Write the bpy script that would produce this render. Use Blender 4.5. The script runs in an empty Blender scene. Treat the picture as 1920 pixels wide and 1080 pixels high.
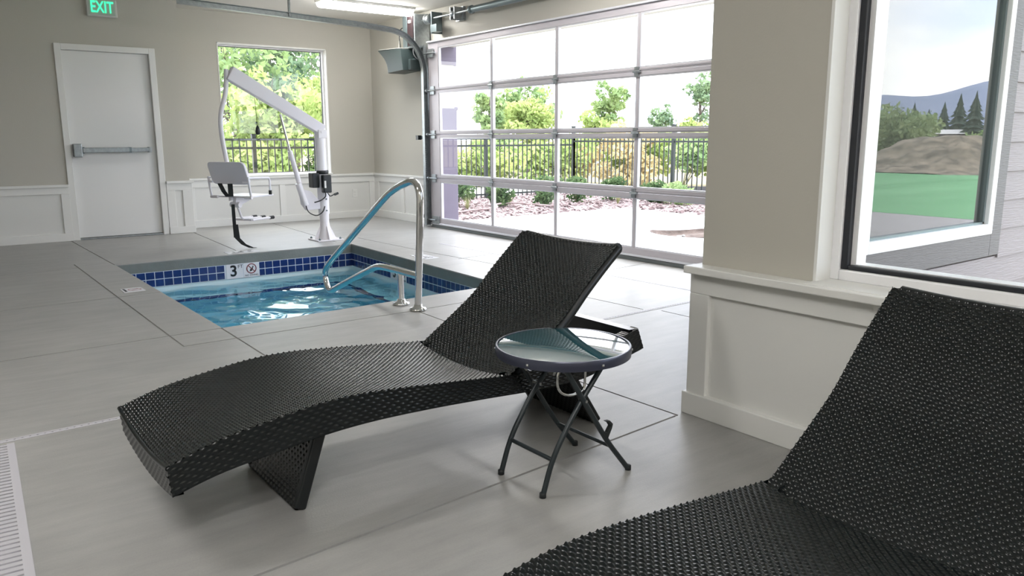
import bpy, bmesh, math, random
import numpy as np
from mathutils import Vector, Matrix
PI = math.pi
scene = bpy.context.scene
COL = scene.collection
R = random.Random(7)
NR = np.random.default_rng(11)

# ------------------------------------------------------------------ materials
def newmat(name):
    m = bpy.data.materials.new(name); m.use_nodes = True
    nt = m.node_tree; nt.nodes.clear()
    out = nt.nodes.new('ShaderNodeOutputMaterial')
    return m, nt, out
def nd(nt, typ, **kw):
    n = nt.nodes.new(typ)
    for k, v in kw.items():
        if k in n.inputs: n.inputs[k].default_value = v
        else: setattr(n, k, v)
    return n
def mat(name, col, rough=0.5, metal=0.0, bump=0.0, bscale=50.0, var=0.0, vscale=3.0, col2=None, spec=0.5, coat=0.0, stretch=None, trans=0.0, emit=None, estr=0.0):
    m, nt, out = newmat(name)
    p = nd(nt, 'ShaderNodeBsdfPrincipled', Roughness=rough, Metallic=metal)
    p.inputs['Specular IOR Level'].default_value = spec
    p.inputs['Coat Weight'].default_value = coat
    p.inputs['Base Color'].default_value = (*col, 1)
    nt.links.new(p.outputs[0], out.inputs[0])
    tc = nd(nt, 'ShaderNodeTexCoord')
    src = tc.outputs['Object']
    if stretch:
        mp = nd(nt, 'ShaderNodeMapping'); mp.inputs['Scale'].default_value = stretch
        nt.links.new(src, mp.inputs[0]); src = mp.outputs[0]
    if var > 0 or col2:
        n = nd(nt, 'ShaderNodeTexNoise', Scale=vscale, Detail=6.0, Roughness=0.6)
        nt.links.new(src, n.inputs['Vector'])
        r = nd(nt, 'ShaderNodeValToRGB')
        c2 = col2 if col2 else tuple(max(0, c * (1 - var)) for c in col)
        r.color_ramp.elements[0].position = .35; r.color_ramp.elements[1].position = .68
        r.color_ramp.elements[0].color = (*c2, 1); r.color_ramp.elements[1].color = (*col, 1)
        nt.links.new(n.outputs[0], r.inputs[0]); nt.links.new(r.outputs[0], p.inputs['Base Color'])
    if bump > 0:
        n = nd(nt, 'ShaderNodeTexNoise', Scale=bscale, Detail=4.0)
        nt.links.new(src, n.inputs['Vector'])
        b = nd(nt, 'ShaderNodeBump', Strength=bump, Distance=0.01)
        nt.links.new(n.outputs[0], b.inputs['Height']); nt.links.new(b.outputs[0], p.inputs['Normal'])
    if emit:
        p.inputs['Emission Color'].default_value = (*emit, 1); p.inputs['Emission Strength'].default_value = estr
    return m

def concrete(name, c1, c2, streak=(1.2, 6, 1)):
    m, nt, out = newmat(name)
    p = nd(nt, 'ShaderNodeBsdfPrincipled', Roughness=0.40); p.inputs['Specular IOR Level'].default_value = .48
    tc = nd(nt, 'ShaderNodeTexCoord')
    n1 = nd(nt, 'ShaderNodeTexNoise', Scale=1.1, Detail=8.0, Roughness=0.62)
    mp = nd(nt, 'ShaderNodeMapping'); mp.inputs['Scale'].default_value = streak
    n2 = nd(nt, 'ShaderNodeTexNoise', Scale=2.2, Detail=7.0, Roughness=0.65)
    n3 = nd(nt, 'ShaderNodeTexNoise', Scale=160.0, Detail=3.0)
    mp4 = nd(nt, 'ShaderNodeMapping'); mp4.inputs['Scale'].default_value = (10, 340, 1)
    n4 = nd(nt, 'ShaderNodeTexNoise', Scale=1.0, Detail=2.0)
    nt.links.new(tc.outputs['Object'], n1.inputs['Vector']); nt.links.new(tc.outputs['Object'], mp.inputs[0])
    nt.links.new(mp.outputs[0], n2.inputs['Vector']); nt.links.new(tc.outputs['Object'], n3.inputs['Vector'])
    nt.links.new(tc.outputs['Object'], mp4.inputs[0]); nt.links.new(mp4.outputs[0], n4.inputs['Vector'])
    a = nd(nt, 'ShaderNodeMath', operation='ADD'); nt.links.new(n1.outputs[0], a.inputs[0]); nt.links.new(n2.outputs[0], a.inputs[1])
    b = nd(nt, 'ShaderNodeMath', operation='MULTIPLY_ADD'); b.inputs[1].default_value = .25
    nt.links.new(n3.outputs[0], b.inputs[0]); nt.links.new(a.outputs[0], b.inputs[2])
    r = nd(nt, 'ShaderNodeValToRGB'); r.color_ramp.elements[0].position = .85; r.color_ramp.elements[1].position = 1.45
    mu = nd(nt, 'ShaderNodeMath', operation='MULTIPLY'); mu.inputs[1].default_value = .72
    r.color_ramp.elements[0].position = .62; r.color_ramp.elements[1].position = 1.0
    nt.links.new(b.outputs[0], mu.inputs[0]); nt.links.new(mu.outputs[0], r.inputs[0])
    r.color_ramp.elements[0].color = (*c2, 1); r.color_ramp.elements[1].color = (*c1, 1)
    nt.links.new(r.outputs[0], p.inputs['Base Color'])
    bs = nd(nt, 'ShaderNodeMath', operation='ADD'); nt.links.new(n3.outputs[0], bs.inputs[0]); nt.links.new(n4.outputs[0], bs.inputs[1])
    bp = nd(nt, 'ShaderNodeBump', Strength=.12, Distance=.004); nt.links.new(bs.outputs[0], bp.inputs['Height'])
    nt.links.new(bp.outputs[0], p.inputs['Normal']); nt.links.new(p.outputs[0], out.inputs[0])
    return m

def glass(name, tint=(.94, .96, .95), refl=1.6, ior=1.45, base=0.0):
    m, nt, out = newmat(name)
    t = nd(nt, 'ShaderNodeBsdfTransparent'); t.inputs[0].default_value = (*tint, 1)
    g = nd(nt, 'ShaderNodeBsdfGlossy', Roughness=0.0); g.inputs[0].default_value = (1, 1, 1, 1)
    f = nd(nt, 'ShaderNodeFresnel', IOR=ior)
    mu = nd(nt, 'ShaderNodeMath', operation='MULTIPLY_ADD', use_clamp=True); mu.inputs[1].default_value = refl; mu.inputs[2].default_value = base
    mx = nd(nt, 'ShaderNodeMixShader')
    ge = nd(nt, 'ShaderNodeNewGeometry'); fr = nd(nt, 'ShaderNodeMath', operation='SUBTRACT'); fr.inputs[0].default_value = 1.0     # reflect once, on the outer face of the pane
    nt.links.new(ge.outputs['Backfacing'], fr.inputs[1]); m2 = nd(nt, 'ShaderNodeMath', operation='MULTIPLY')
    nt.links.new(f.outputs[0], mu.inputs[0]); nt.links.new(mu.outputs[0], m2.inputs[0]); nt.links.new(fr.outputs[0], m2.inputs[1]); nt.links.new(m2.outputs[0], mx.inputs[0])
    nt.links.new(t.outputs[0], mx.inputs[1]); nt.links.new(g.outputs[0], mx.inputs[2]); nt.links.new(mx.outputs[0], out.inputs[0])
    return m

def leafmat(name, c1, c2, tr=.35, scale=1.5):
    m, nt, out = newmat(name)
    tc = nd(nt, 'ShaderNodeTexCoord'); n = nd(nt, 'ShaderNodeTexNoise', Scale=scale, Detail=3.0)
    nt.links.new(tc.outputs['Object'], n.inputs['Vector'])
    r = nd(nt, 'ShaderNodeValToRGB'); r.color_ramp.elements[0].position = .38; r.color_ramp.elements[1].position = .64
    r.color_ramp.elements[0].color = (*c1, 1); r.color_ramp.elements[1].color = (*c2, 1)
    nt.links.new(n.outputs[0], r.inputs[0])
    d = nd(nt, 'ShaderNodeBsdfDiffuse'); t = nd(nt, 'ShaderNodeBsdfTranslucent'); mx = nd(nt, 'ShaderNodeMixShader', Fac=tr)
    nt.links.new(r.outputs[0], d.inputs[0]); nt.links.new(r.outputs[0], t.inputs[0])
    nt.links.new(d.outputs[0], mx.inputs[1]); nt.links.new(t.outputs[0], mx.inputs[2]); nt.links.new(mx.outputs[0], out.inputs[0])
    return m

M = {}
M['paint'] = mat('wall_paint', (.478, .462, .412), .62, bump=.10, bscale=140, spec=.3)
M['ceil'] = mat('ceiling_paint', (.62, .60, .55), .8, bump=.15, bscale=90, spec=.2)
M['white'] = mat('white_trim_paint', (.72, .72, .70), .38, bump=.03, bscale=30, stretch=(1, 1, 8))
M['panel'] = mat('white_panel_paint', (.68, .68, .66), .45, bump=.03, bscale=60)
M['door'] = mat('white_door_paint', (.72, .72, .71), .42)
M['vinyl'] = mat('white_vinyl', (.80, .80, .82), .3)
M['gasket'] = mat('black_gasket', (.012, .014, .02), .45)
M['floor'] = concrete('floor_concrete', (.385, .380, .368), (.29, .288, .281))
M['patio'] = concrete('patio_concrete', (.56, .54, .52), (.46, .44, .42))
M['joint'] = mat('joint_dark', (.085, .095, .09), .9)
M['lip'] = mat('shaded_coping', (.21, .228, .218), .55, bump=.2, bscale=60, var=.2, vscale=5)  # darker coping tone, stands in for shade on the vertical face
M['tile'] = mat('blue_tile', (.018, .045, .20), .12, var=.35, vscale=9, spec=.5)
M['grout'] = mat('pool_grout', (.62, .68, .76), .6)
M['plaster'] = mat('pool_plaster', (.66, .80, .84), .6, bump=.05)
M['markertile'] = mat('marker_tile', (.74, .74, .78), .25)
M['ink'] = mat('black_ink', (.01, .012, .015), .4)
M['redink'] = mat('red_ink', (.20, .035, .045), .4)
M['chrome'] = mat('chrome', (.78, .78, .77), .09, 1.0)
M['alu'] = mat('white_aluminium', (.50, .47, .50), .38, .2)
M['alubright'] = mat('bright_aluminium', (.70, .70, .74), .28, .4)
M['galv'] = mat('galvanised_steel', (.40, .43, .44), .38, .85, var=.25, vscale=30)
M['galvd'] = mat('dark_steel', (.16, .20, .21), .4, .7)
M['liftw'] = mat('lift_white', (.80, .78, .82), .28)
M['liftp'] = mat('lift_plastic', (.76, .74, .80), .4)
M['black'] = mat('black_plastic', (.012, .016, .018), .35)
M['rubber'] = mat('black_rubber', (.014, .017, .018), .6)
M['strap'] = mat('black_strap', (.010, .013, .014), .8)
M['speaker'] = mat('speaker_grey', (.030, .045, .045), .45)
M['red'] = mat('red_label', (.018, .008, .010), .5)
M['seal'] = mat('grey_seal', (.20, .22, .225), .6)
M['wicker'] = mat('black_wicker', (.0034, .0058, .0068), .25, var=.3, vscale=25, spec=.5)
M['wickerb'] = mat('black_wicker_border', (.006, .008, .009), .36, spec=.5)
M['tablemetal'] = mat('table_steel', (.022, .030, .034), .35, .2)
M['tablerim'] = mat('table_rim', (.055, .06, .09), .28, .4)
M['zinc'] = mat('zinc_rivet', (.45, .45, .44), .35, .9)
M['grate'] = mat('drain_plastic', (.52, .51, .55), .45)
M['fence'] = mat('black_fence', (.012, .018, .018), .4)
M['siding'] = mat('fibre_siding', (.215, .19, .198), .6, bump=.5, bscale=26, stretch=(.35, 1, 5.0))
M['exttrim'] = mat('exterior_trim', (.112, .104, .108), .6, bump=.4, bscale=30, stretch=(.5, 1, 6))
M['extwall'] = mat('exterior_column', (.13, .11, .15), .7)
M['mulch'] = mat('bark_mulch', (.34, .275, .27), .95, col2=(.13, .10, .098), vscale=22, bump=1.0, bscale=45)
M['chip'] = mat('bark_chip', (.44, .34, .335), .9, col2=(.20, .145, .14), vscale=7)
M['soil'] = mat('soil', (.13, .095, .08), .95, col2=(.07, .05, .04), vscale=9, bump=1, bscale=20)
M['stone'] = mat('stone', (.42, .40, .38), .8, col2=(.2, .19, .18), vscale=14)
M['field'] = mat('dry_field', (.36, .29, .17), .95, col2=(.22, .19, .10), vscale=.15, bump=.4, bscale=6)
M['lawn'] = mat('mown_lawn', (.15, .36, .17), .9, col2=(.09, .27, .11), vscale=.35, stretch=(.35, 1.5, 1), bump=.4, bscale=40)
M['gravel'] = mat('gravel', (.40, .37, .38), .9, col2=(.28, .26, .26), vscale=12, bump=.5, bscale=60)
M['yard'] = mat('pale_gravel', (.62, .60, .55), .9, col2=(.50, .47, .40), vscale=2, bump=.4, bscale=40)
M['mound'] = mat('mound_soil', (.30, .24, .18), .95, col2=(.10, .082, .065), vscale=2.6, bump=1.0, bscale=5)
M['silt'] = mat('silt_fabric', (.035, .033, .037), .7)
M['hill'] = mat('haze_tinted_hill', (.25, .28, .38), 1.0, col2=(.20, .235, .33), vscale=.03)  # blue of distance haze put into the base colour
M['bark'] = mat('bark', (.16, .125, .105), .9, col2=(.07, .055, .048), vscale=6)
M['stem'] = mat('green_stem', (.13, .13, .06), .9)
M['leafA'] = leafmat('leaf_bluegreen', (.13, .20, .13), (.27, .36, .20))
M['leafB'] = leafmat('leaf_yellowgreen', (.27, .36, .12), (.52, .58, .24))
M['leafC'] = leafmat('leaf_mid', (.20, .30, .14), (.40, .49, .22))
M['leafD'] = leafmat('leaf_dry', (.52, .43, .24), (.68, .58, .34))
M['leafE'] = leafmat('leaf_shrub', (.06, .11, .05), (.16, .23, .10), scale=5)
M['leafF'] = leafmat('leaf_pale_grass', (.26, .27, .12), (.40, .38, .22), scale=5)
M['leafG'] = leafmat('leaf_far', (.06, .085, .075), (.10, .125, .10), .15, .2)
M['leafH'] = leafmat('leaf_willow', (.25, .34, .18), (.38, .45, .24), .3, .8)
M['roof'] = mat('pale_roof', (.6, .58, .57), .7)
M['flagred'] = mat('flag_red', (.5, .08, .08), .8)
M['flagwhite'] = mat('flag_white', (.8, .8, .8), .8)
M['flagblue'] = mat('flag_blue', (.05, .06, .2), .8)
M['lamp'] = mat('lamp_diffuser', (.9, .9, .88), .4, emit=(1.0, .98, .95), estr=5.2)
M['lampb'] = mat('lamp_housing', (.7, .7, .68), .4)
M['exitgreen'] = mat('exit_letters', (.02, .5, .25), .4, emit=(.03, .60, .24), estr=.32)
M['exitbody'] = mat('exit_body', (.55, .56, .53), .4)
M['exitface'] = mat('exit_face', (.42, .50, .44), .3)
M['paper'] = mat('white_plastic_plate', (.74, .74, .72), .35)
M['pane'] = glass('window_glass', refl=1.35)
M['panedoor'] = glass('garage_glass', (.96, .97, .97), refl=.8)
M['pane3'] = glass('coated_glass', (.66, .70, .72), refl=1.45, base=.01)

def table_glass():
    m, nt, out = newmat('tinted_table_glass')
    d = nd(nt, 'ShaderNodeBsdfPrincipled', Roughness=.02); d.inputs['Base Color'].default_value = (.035, .12, .15, 1)
    d.inputs['Specular IOR Level'].default_value = 1.0; d.inputs['Coat Weight'].default_value = 1.0; d.inputs['Coat Roughness'].default_value = 0.0; d.inputs['Coat IOR'].default_value = 2.6
    nt.links.new(d.outputs[0], out.inputs[0]); return m
M['tglass'] = table_glass()

def water_mat():
    m, nt, out = newmat('pool_water')
    g = nd(nt, 'ShaderNodeBsdfGlass', Roughness=0.0, IOR=1.333); g.inputs[0].default_value = (.96, .995, 1, 1)
    nt.links.new(g.outputs[0], out.inputs['Surface'])
    v = nd(nt, 'ShaderNodeVolumeAbsorption', Density=1.15); v.inputs[0].default_value = (.10, .80, .93, 1)
    nt.links.new(v.outputs[0], out.inputs['Volume'])
    return m
M['water'] = water_mat()

# ------------------------------------------------------------------ mesh building
OFF = {}
def tag(o, label=None, cat=None, group=None, kind=None):
    if label: o['label'] = label
    if cat: o['category'] = cat
    if group: o['group'] = group
    if kind: o['kind'] = kind
    return o
def empty(name, loc, label, cat, group=None, kind=None):
    o = bpy.data.objects.new(name, None); COL.objects.link(o); o.location = loc; o.empty_display_size = .1
    OFF[o.name] = Vector(loc)
    return tag(o, label, cat, group, kind)

class MB:
    def __init__(s): s.v = []; s.f = []; s.sm = []
    def add(s, vs, fs, smooth=False):
        b = len(s.v); s.v += [tuple(map(float, p)) for p in vs]
        s.f += [tuple(b + i for i in f) for f in fs]; s.sm += [smooth] * len(fs); return s
    def box(s, x0, x1, y0, y1, z0, z1):
        v = [(x, y, z) for x in (x0, x1) for y in (y0, y1) for z in (z0, z1)]
        return s.add(v, [(0, 1, 3, 2), (4, 6, 7, 5), (0, 4, 5, 1), (2, 3, 7, 6), (0, 2, 6, 4), (1, 5, 7, 3)])
    def obox(s, c, ax, ay, az, hx, hy, hz):
        c = Vector(c); ax = Vector(ax).normalized() * hx; ay = Vector(ay).normalized() * hy; az = Vector(az).normalized() * hz
        v = [c + i * ax + j * ay + k * az for i in (-1, 1) for j in (-1, 1) for k in (-1, 1)]
        return s.add(v, [(0, 1, 3, 2), (4, 6, 7, 5), (0, 4, 5, 1), (2, 3, 7, 6), (0, 2, 6, 4), (1, 5, 7, 3)])
    def strip(s, p, q, w, z0, z1):            # vertical-sided bar along the floor segment p-q
        p = Vector((p[0], p[1], 0)); q = Vector((q[0], q[1], 0)); d = (q - p); n = Vector((-d.y, d.x, 0)).normalized() * w / 2
        v = [a + n * k + Vector((0, 0, z)) for a in (p, q) for k in (-1, 1) for z in (z0, z1)]
        return s.add(v, [(0, 1, 3, 2), (4, 6, 7, 5), (0, 4, 5, 1), (2, 3, 7, 6), (0, 2, 6, 4), (1, 5, 7, 3)])
    def prism(s, poly, vec, smooth=False):    # planar polygon extruded along vec
        n = len(poly); vec = Vector(vec); a = [Vector(p) for p in poly]
        return s.add(a + [p + vec for p in a], [tuple(range(n))[::-1], tuple(range(n, 2 * n))] + [(i, (i + 1) % n, n + (i + 1) % n, n + i) for i in range(n)], smooth)
    def tube(s, pts, r, seg=12, cap=True):
        pts = [Vector(p) for p in pts]; n = len(pts); rs = r if isinstance(r, (list, tuple)) else [r] * n
        t0 = (pts[1] - pts[0]).normalized(); up = Vector((0, 0, 1)) if abs(t0.z) < .9 else Vector((1, 0, 0))
        nrm = t0.cross(up).normalized(); vs = []
        for i, p in enumerate(pts):
            t = (pts[min(i + 1, n - 1)] - pts[max(i - 1, 0)]).normalized()
            nrm = (nrm - t * nrm.dot(t)).normalized(); b = t.cross(nrm)
            vs += [p + (nrm * math.cos(2 * PI * k / seg) + b * math.sin(2 * PI * k / seg)) * rs[i] for k in range(seg)]
        fs = [(i * seg + k, i * seg + (k + 1) % seg, (i + 1) * seg + (k + 1) % seg, (i + 1) * seg + k) for i in range(n - 1) for k in range(seg)]
        s.add(vs, fs, True)
        if cap: s.add([vs[k] for k in range(seg)], [tuple(range(seg))[::-1]]); s.add([vs[(n - 1) * seg + k] for k in range(seg)], [tuple(range(seg))])
        return s
    def lathe(s, c, prof, seg=32, axis='z'):
        vs = []
        for (r, z) in prof:
            for k in range(seg):
                a = 2 * PI * k / seg; x, y = r * math.cos(a), r * math.sin(a)
                p = (x, y, z) if axis == 'z' else ((z, x, y) if axis == 'x' else (y, z, x))
                vs.append((c[0] + p[0], c[1] + p[1], c[2] + p[2]))
        n = len(prof)
        fs = [(i * seg + k, i * seg + (k + 1) % seg, (i + 1) * seg + (k + 1) % seg, (i + 1) * seg + k) for i in range(n - 1) for k in range(seg)]
        s.add(vs, fs, True)
        s.add(vs[:seg], [tuple(range(seg))[::-1]]); s.add(vs[-seg:], [tuple(range(seg))]); return s
    def grid(s, P, smooth=True, closed_u=False):
        nu, nv = P.shape[:2]; base = len(s.v)
        s.v += [tuple(p) for p in P.reshape(-1, 3).tolist()]
        ff = []
        for i in range(nu - 1 + (1 if closed_u else 0)):
            a = base + i * nv; b = base + ((i + 1) % nu) * nv
            ff += [(a + j, b + j, b + j + 1, a + j + 1) for j in range(nv - 1)]
        s.f += ff; s.sm += [smooth] * len(ff); return s
    def build(s, name, m, parent=None, bevel=0.0, angle=None, label=None, bseg=2):
        off = OFF[parent.name] if parent else Vector((0, 0, 0))
        me = bpy.data.meshes.new(name)
        v = np.array(s.v, dtype=np.float64) - np.array(off)
        me.from_pydata(v.tolist(), [], s.f)
        me.polygons.foreach_set('use_smooth', s.sm)
        bm = bmesh.new(); bm.from_mesh(me); bmesh.ops.recalc_face_normals(bm, faces=bm.faces); bm.to_mesh(me); bm.free()
        if angle: me.set_sharp_from_angle(angle=math.radians(angle))
        me.update(); me.materials.append(m)
        o = bpy.data.objects.new(name, me); COL.objects.link(o)
        if parent: o.parent = parent
        OFF[o.name] = off.copy()
        if bevel:
            b = o.modifiers.new('bevel', 'BEVEL'); b.width = bevel; b.segments = bseg; b.limit_method = 'ANGLE'; b.angle_limit = .7
        if label: o['label'] = label
        return o
def B(*a): return MB().box(*a)

def fillet(pts, r, n=6):                      # round the inner corners of a polyline
    pts = [Vector(p) for p in pts]; out = [pts[0]]
    for i in range(1, len(pts) - 1):
        a, b, c = pts[i - 1], pts[i], pts[i + 1]
        rr = min(r, (a - b).length * .49, (c - b).length * .49)
        p, q = b + (a - b).normalized() * rr, b + (c - b).normalized() * rr
        for k in range(n + 1):
            t = k / n; out.append(p * (1 - t) ** 2 + b * 2 * t * (1 - t) + q * t * t)
    return out + [pts[-1]]
def catmull(pts, n=8):
    P = np.array(pts, float); P = np.vstack([2 * P[0] - P[1], P, 2 * P[-1] - P[-2]]); out = []
    for i in range(1, len(P) - 2):
        for k in range(n):
            t = k / n
            out.append(.5 * ((2 * P[i]) + (-P[i - 1] + P[i + 1]) * t + (2 * P[i - 1] - 5 * P[i] + 4 * P[i + 1] - P[i + 2]) * t * t + (-P[i - 1] + 3 * P[i] - 3 * P[i + 1] + P[i + 2]) * t ** 3))
    out.append(P[-2]); return np.array(out)

def text_mesh(name, txt, size, m, loc, ux, uy, parent=None, depth=.0008, align='CENTER', sx=1.0, bold=0.0):
    cu = bpy.data.curves.new('text', 'FONT'); cu.body = txt; cu.size = size; cu.extrude = depth; cu.align_x = align; cu.align_y = 'CENTER'; cu.offset = bold
    tmp = bpy.data.objects.new('text_tmp', cu); COL.objects.link(tmp)
    bpy.context.view_layer.update()
    me = bpy.data.meshes.new_from_object(tmp.evaluated_get(bpy.context.evaluated_depsgraph_get()))
    bpy.data.objects.remove(tmp)
    ux = Vector(ux).normalized() * sx; uy = Vector(uy).normalized(); uz = Vector(ux).cross(uy).normalized()
    off = OFF[parent.name] if parent else Vector((0, 0, 0))
    L = Vector(loc) - off
    for v in me.vertices: v.co = L + ux * v.co.x + uy * v.co.y + uz * v.co.z
    me.materials.clear(); me.materials.append(m); me.name = name
    o = bpy.data.objects.new(name, me); COL.objects.link(o)
    if parent: o.parent = parent
    OFF[o.name] = off.copy(); return o

def boolean_cut(o, cutters):
    for c in cutters:
        md = o.modifiers.new('cut', 'BOOLEAN'); md.operation = 'DIFFERENCE'; md.object = c; md.solver = 'EXACT'
    bpy.context.view_layer.update()
    me = bpy.data.meshes.new_from_object(o.evaluated_get(bpy.context.evaluated_depsgraph_get()))
    o.modifiers.clear(); o.data = me
    for c in cutters: bpy.data.objects.remove(c)

def copy_tree(o, parent=None):
    c = o.copy(); COL.objects.link(c); OFF[c.name] = OFF.get(o.name, Vector((0, 0, 0)))
    if parent: c.parent = parent
    for ch in list(o.children): copy_tree(ch, c)
    return c

# ------------------------------------------------------------------ dimensions of the room (metres)
XN, XW = 2.498, 2.545          # window wall: baseboard face, painted face
YD, YK = 10.18, 10.647         # door wall face, back wall face
XK = 5.504                     # overhead door wall face
ZC = 2.74
YE0, YE1 = 1.93, 2.066         # bay side wall, outside and inside face
A, Bq, Cq, D = (1.41, 7.94), (3.79, 7.94), (3.66, 4.97), (1.42, 4.84)   # pool edge

# ------------------------------------------------------------------ floor
fl = B(-2.6, XK + .2, -3.1, YK + .1, -.10, 0).build('floor', M['floor'])
tag(fl, 'grey brushed concrete floor with tooled joints around the pool', 'floor', kind='structure')
cut = [MB().prism([(*p, -.5) for p in (A, Bq, Cq, D)], (0, 0, 1)).build('cutter', M['floor'])]
J = [((.16, 1.91), (2.455, 2.09)), ((2.455, 2.09), (2.42, 3.48)), ((-2.6, 4.70), (1.42, 4.84)), ((-2.6, 6.12), (1.41, 6.30)),
     ((-2.6, 7.68), (1.11, 7.97)), ((1.11, 8.20), (1.11, 4.53)), ((1.11, 4.53), (2.56, 4.54)), ((2.56, 4.54), (4.19, 4.63)),
     ((1.415, 4.84), (1.40, 3.53)), ((1.37, 10.18), (1.405, 7.95)), ((2.72, 10.18), (2.61, 8.22)), ((3.89, 10.64), (3.73, 8.20)),
     ((4.09, 8.4), (4.13, 6.87)), ((4.13, 6.87), (4.21, 5.75)), ((4.21, 5.75), (4.19, 4.63)), ((2.62, 4.54), (2.59, 3.60)), ((4.68, 4.92), (5.45, 5.01)), ((4.12, 6.3), (5.45, 6.46)),
     ((3.82, 4.60), (3.86, 3.62)), ((3.93, 3.52), (3.93, 2.07))]
for p, q in J: cut.append(MB().strip(p, q, .011, -.007, .02).build('cutter', M['joint']))
DR = [((.15, 3.475), (4.64, 3.605), .034), ((4.655, 3.62), (4.575, 7.35), .034), ((.14, 3.44), (.02, 1.0), .115)]
for p, q, w in DR: cut.append(MB().strip(p, q, w, -.03, .02).build('cutter', M['joint']))
boolean_cut(fl, cut)

# drains: slotted covers set in the floor
def drain(p, q, w, pitch, slot, name, label, long_slots):
    e = empty(name, (p[0], p[1], 0), label, 'drain', kind='thing')
    a = Vector((p[0], p[1], 0)); b = Vector((q[0], q[1], 0)); L = (b - a).length; d = (b - a) / L; n = Vector((-d.y, d.x, 0))
    g = MB(); sw = w * (.22 if long_slots else .36)
    for k in (-1, 1): 
        c = (a + b) / 2 + n * k * (w / 2 - sw / 2); g.obox((c.x, c.y, -.002), d, n, (0, 0, 1), L / 2, sw / 2, .004)
    i = 0
    while i * pitch < L:
        c = a + d * (i * pitch + pitch / 2); g.obox((c.x, c.y, -.0025), d, n, (0, 0, 1), (pitch - slot) / 2, w / 2 - sw / 2, .0035); i += 1
    g.build('grate', M['grate'], e)
    ch = MB().strip((a - n * 0)[:2], (b)[:2], w * .9, -.029, -.02); ch.build('channel', M['joint'], e)
    return e
drain(*DR[0], .026, .0065, 'trench_drain', 'narrow slotted drain strip running under the poolside lounger', False)
drain(*DR[1], .030, .006, 'trench_drain', 'narrow pale drain strip running between the pool and the overhead door', False)
drain(*DR[2], .030, .010, 'trench_drain', 'wide pale slotted drain grate at the lower left floor edge', True)

# ------------------------------------------------------------------ walls
def wall(name, boxes, m, label, kind='structure', bevel=0):
    g = MB()
    for b in boxes: g.box(*b)
    o = g.build(name, m, bevel=bevel); tag(o, label, 'wall', kind=kind); return o
W1 = (3.315, 4.815, .645, 2.365)     # window opening in back wall x0,x1,z0,z1
wall('wall_back', [(2.725, W1[0], YK, YK + .2, 0, ZC), (W1[1], XK + .2, YK, YK + .2, 0, ZC), (W1[0], W1[1], YK, YK + .2, 0, W1[2]), (W1[0], W1[1], YK, YK + .2, W1[3], ZC)], M['paint'], 'beige painted back wall around the picture window')
DX0, DX1, DZ = 1.452, 2.392, 2.135
wall('wall_rear', [(-2.6, DX0, YD, YD + .2, 0, ZC), (DX1, 2.725, YD, YK + .2, 0, ZC), (DX0, DX1, YD, YD + .2, DZ, ZC), (DX0 - .3, DX1, YD + .2, YD + .3, 0, ZC)], M['paint'], 'beige painted wall section around the white exit door')
GY0, GY1, GZ = 3.98, 8.76, 2.28
wall('wall_right', [(XK, XK + .2, GY1, YK + .2, 0, ZC), (XK, XK + .2, YE0, GY0, 0, ZC), (XK, XK + .2, GY0, GY1, GZ, ZC)], M['paint'], 'beige painted wall around the glazed overhead door')
W2 = (-.55, 1.565, .637, 2.36)
wall('wall_near', [(XW, XW + .2, W2[1], YE1, 0, ZC), (XW, XW + .2, -3.1, W2[0], 0, ZC), (XW, XW + .2, W2[0], W2[1], 0, W2[2]), (XW, XW + .2, W2[0], W2[1], W2[3], ZC)], M['paint'], 'beige painted wall and pillar beside the right window')
W3 = (3.50, 4.90, .60, 2.2)
wall('wall_bay', [(XW + .2, W3[0], YE0 + .02, YE1, 0, ZC), (W3[1], XK, YE0 + .02, YE1, 0, ZC), (W3[0], W3[1], YE0 + .02, YE1, 0, W3[2]), (W3[0], W3[1], YE0 + .02, YE1, W3[3], ZC)], M['paint'], 'short side wall of the bay behind the pillar')
wall('wall_left', [(-2.8, -2.6, -3.1, YK + .2, 0, ZC)], M['paint'], 'beige painted left wall of the pool room')
wall('wall_front', [(-2.8, XW + .2, -3.3, -3.1, 0, ZC)], M['paint'], 'beige painted wall behind the viewer')
c = B(-2.8, XK + .25, -3.3, YK + .25, ZC, ZC + .2).build('ceiling', M['ceil']); tag(c, 'pale painted ceiling above the pool room', 'ceiling', kind='structure')

# lap siding on the outside of the bay
g = MB(); z = -.05; 
while z < ZC + .1:
    for x0, x1 in ((XW + .2, 5.66),):
        segs = [(x0, x1)]
        if z + .167 > W3[2] - .14 and z < W3[3] + .1: segs = [(x0, W3[0] - .09), (W3[1] + .13, x1)]
        for a, b in segs:
            g.prism([(a, YE0 + .03, z), (a, YE0 - .012, z), (a, YE0 + .001, z + .175), (a, YE0 + .03, z + .175)], (b - a, 0, 0))
    z += .167
o = g.build('wall_exterior', M['siding']); tag(o, 'pinkish grey lap siding seen outside through the right window', 'siding', kind='structure')
o = MB().box(5.60, 5.72, YE0 - .03, YE0 + .1, 0, ZC).build('trim_8', M['exttrim'], bevel=.004); tag(o, 'grey corner board at the end of the lap siding', 'trim', kind='structure')

o = MB().box(5.47, XK + .215, GY1 - .014, GY1, -.01, 1.52).box(5.47, XK + .215, GY1 - .014, GY1, 2.06, GZ).build('trim_7', M['extwall']); tag(o, 'lavender grey outer jamb at the left edge of the overhead door', 'trim', kind='structure')
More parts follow.
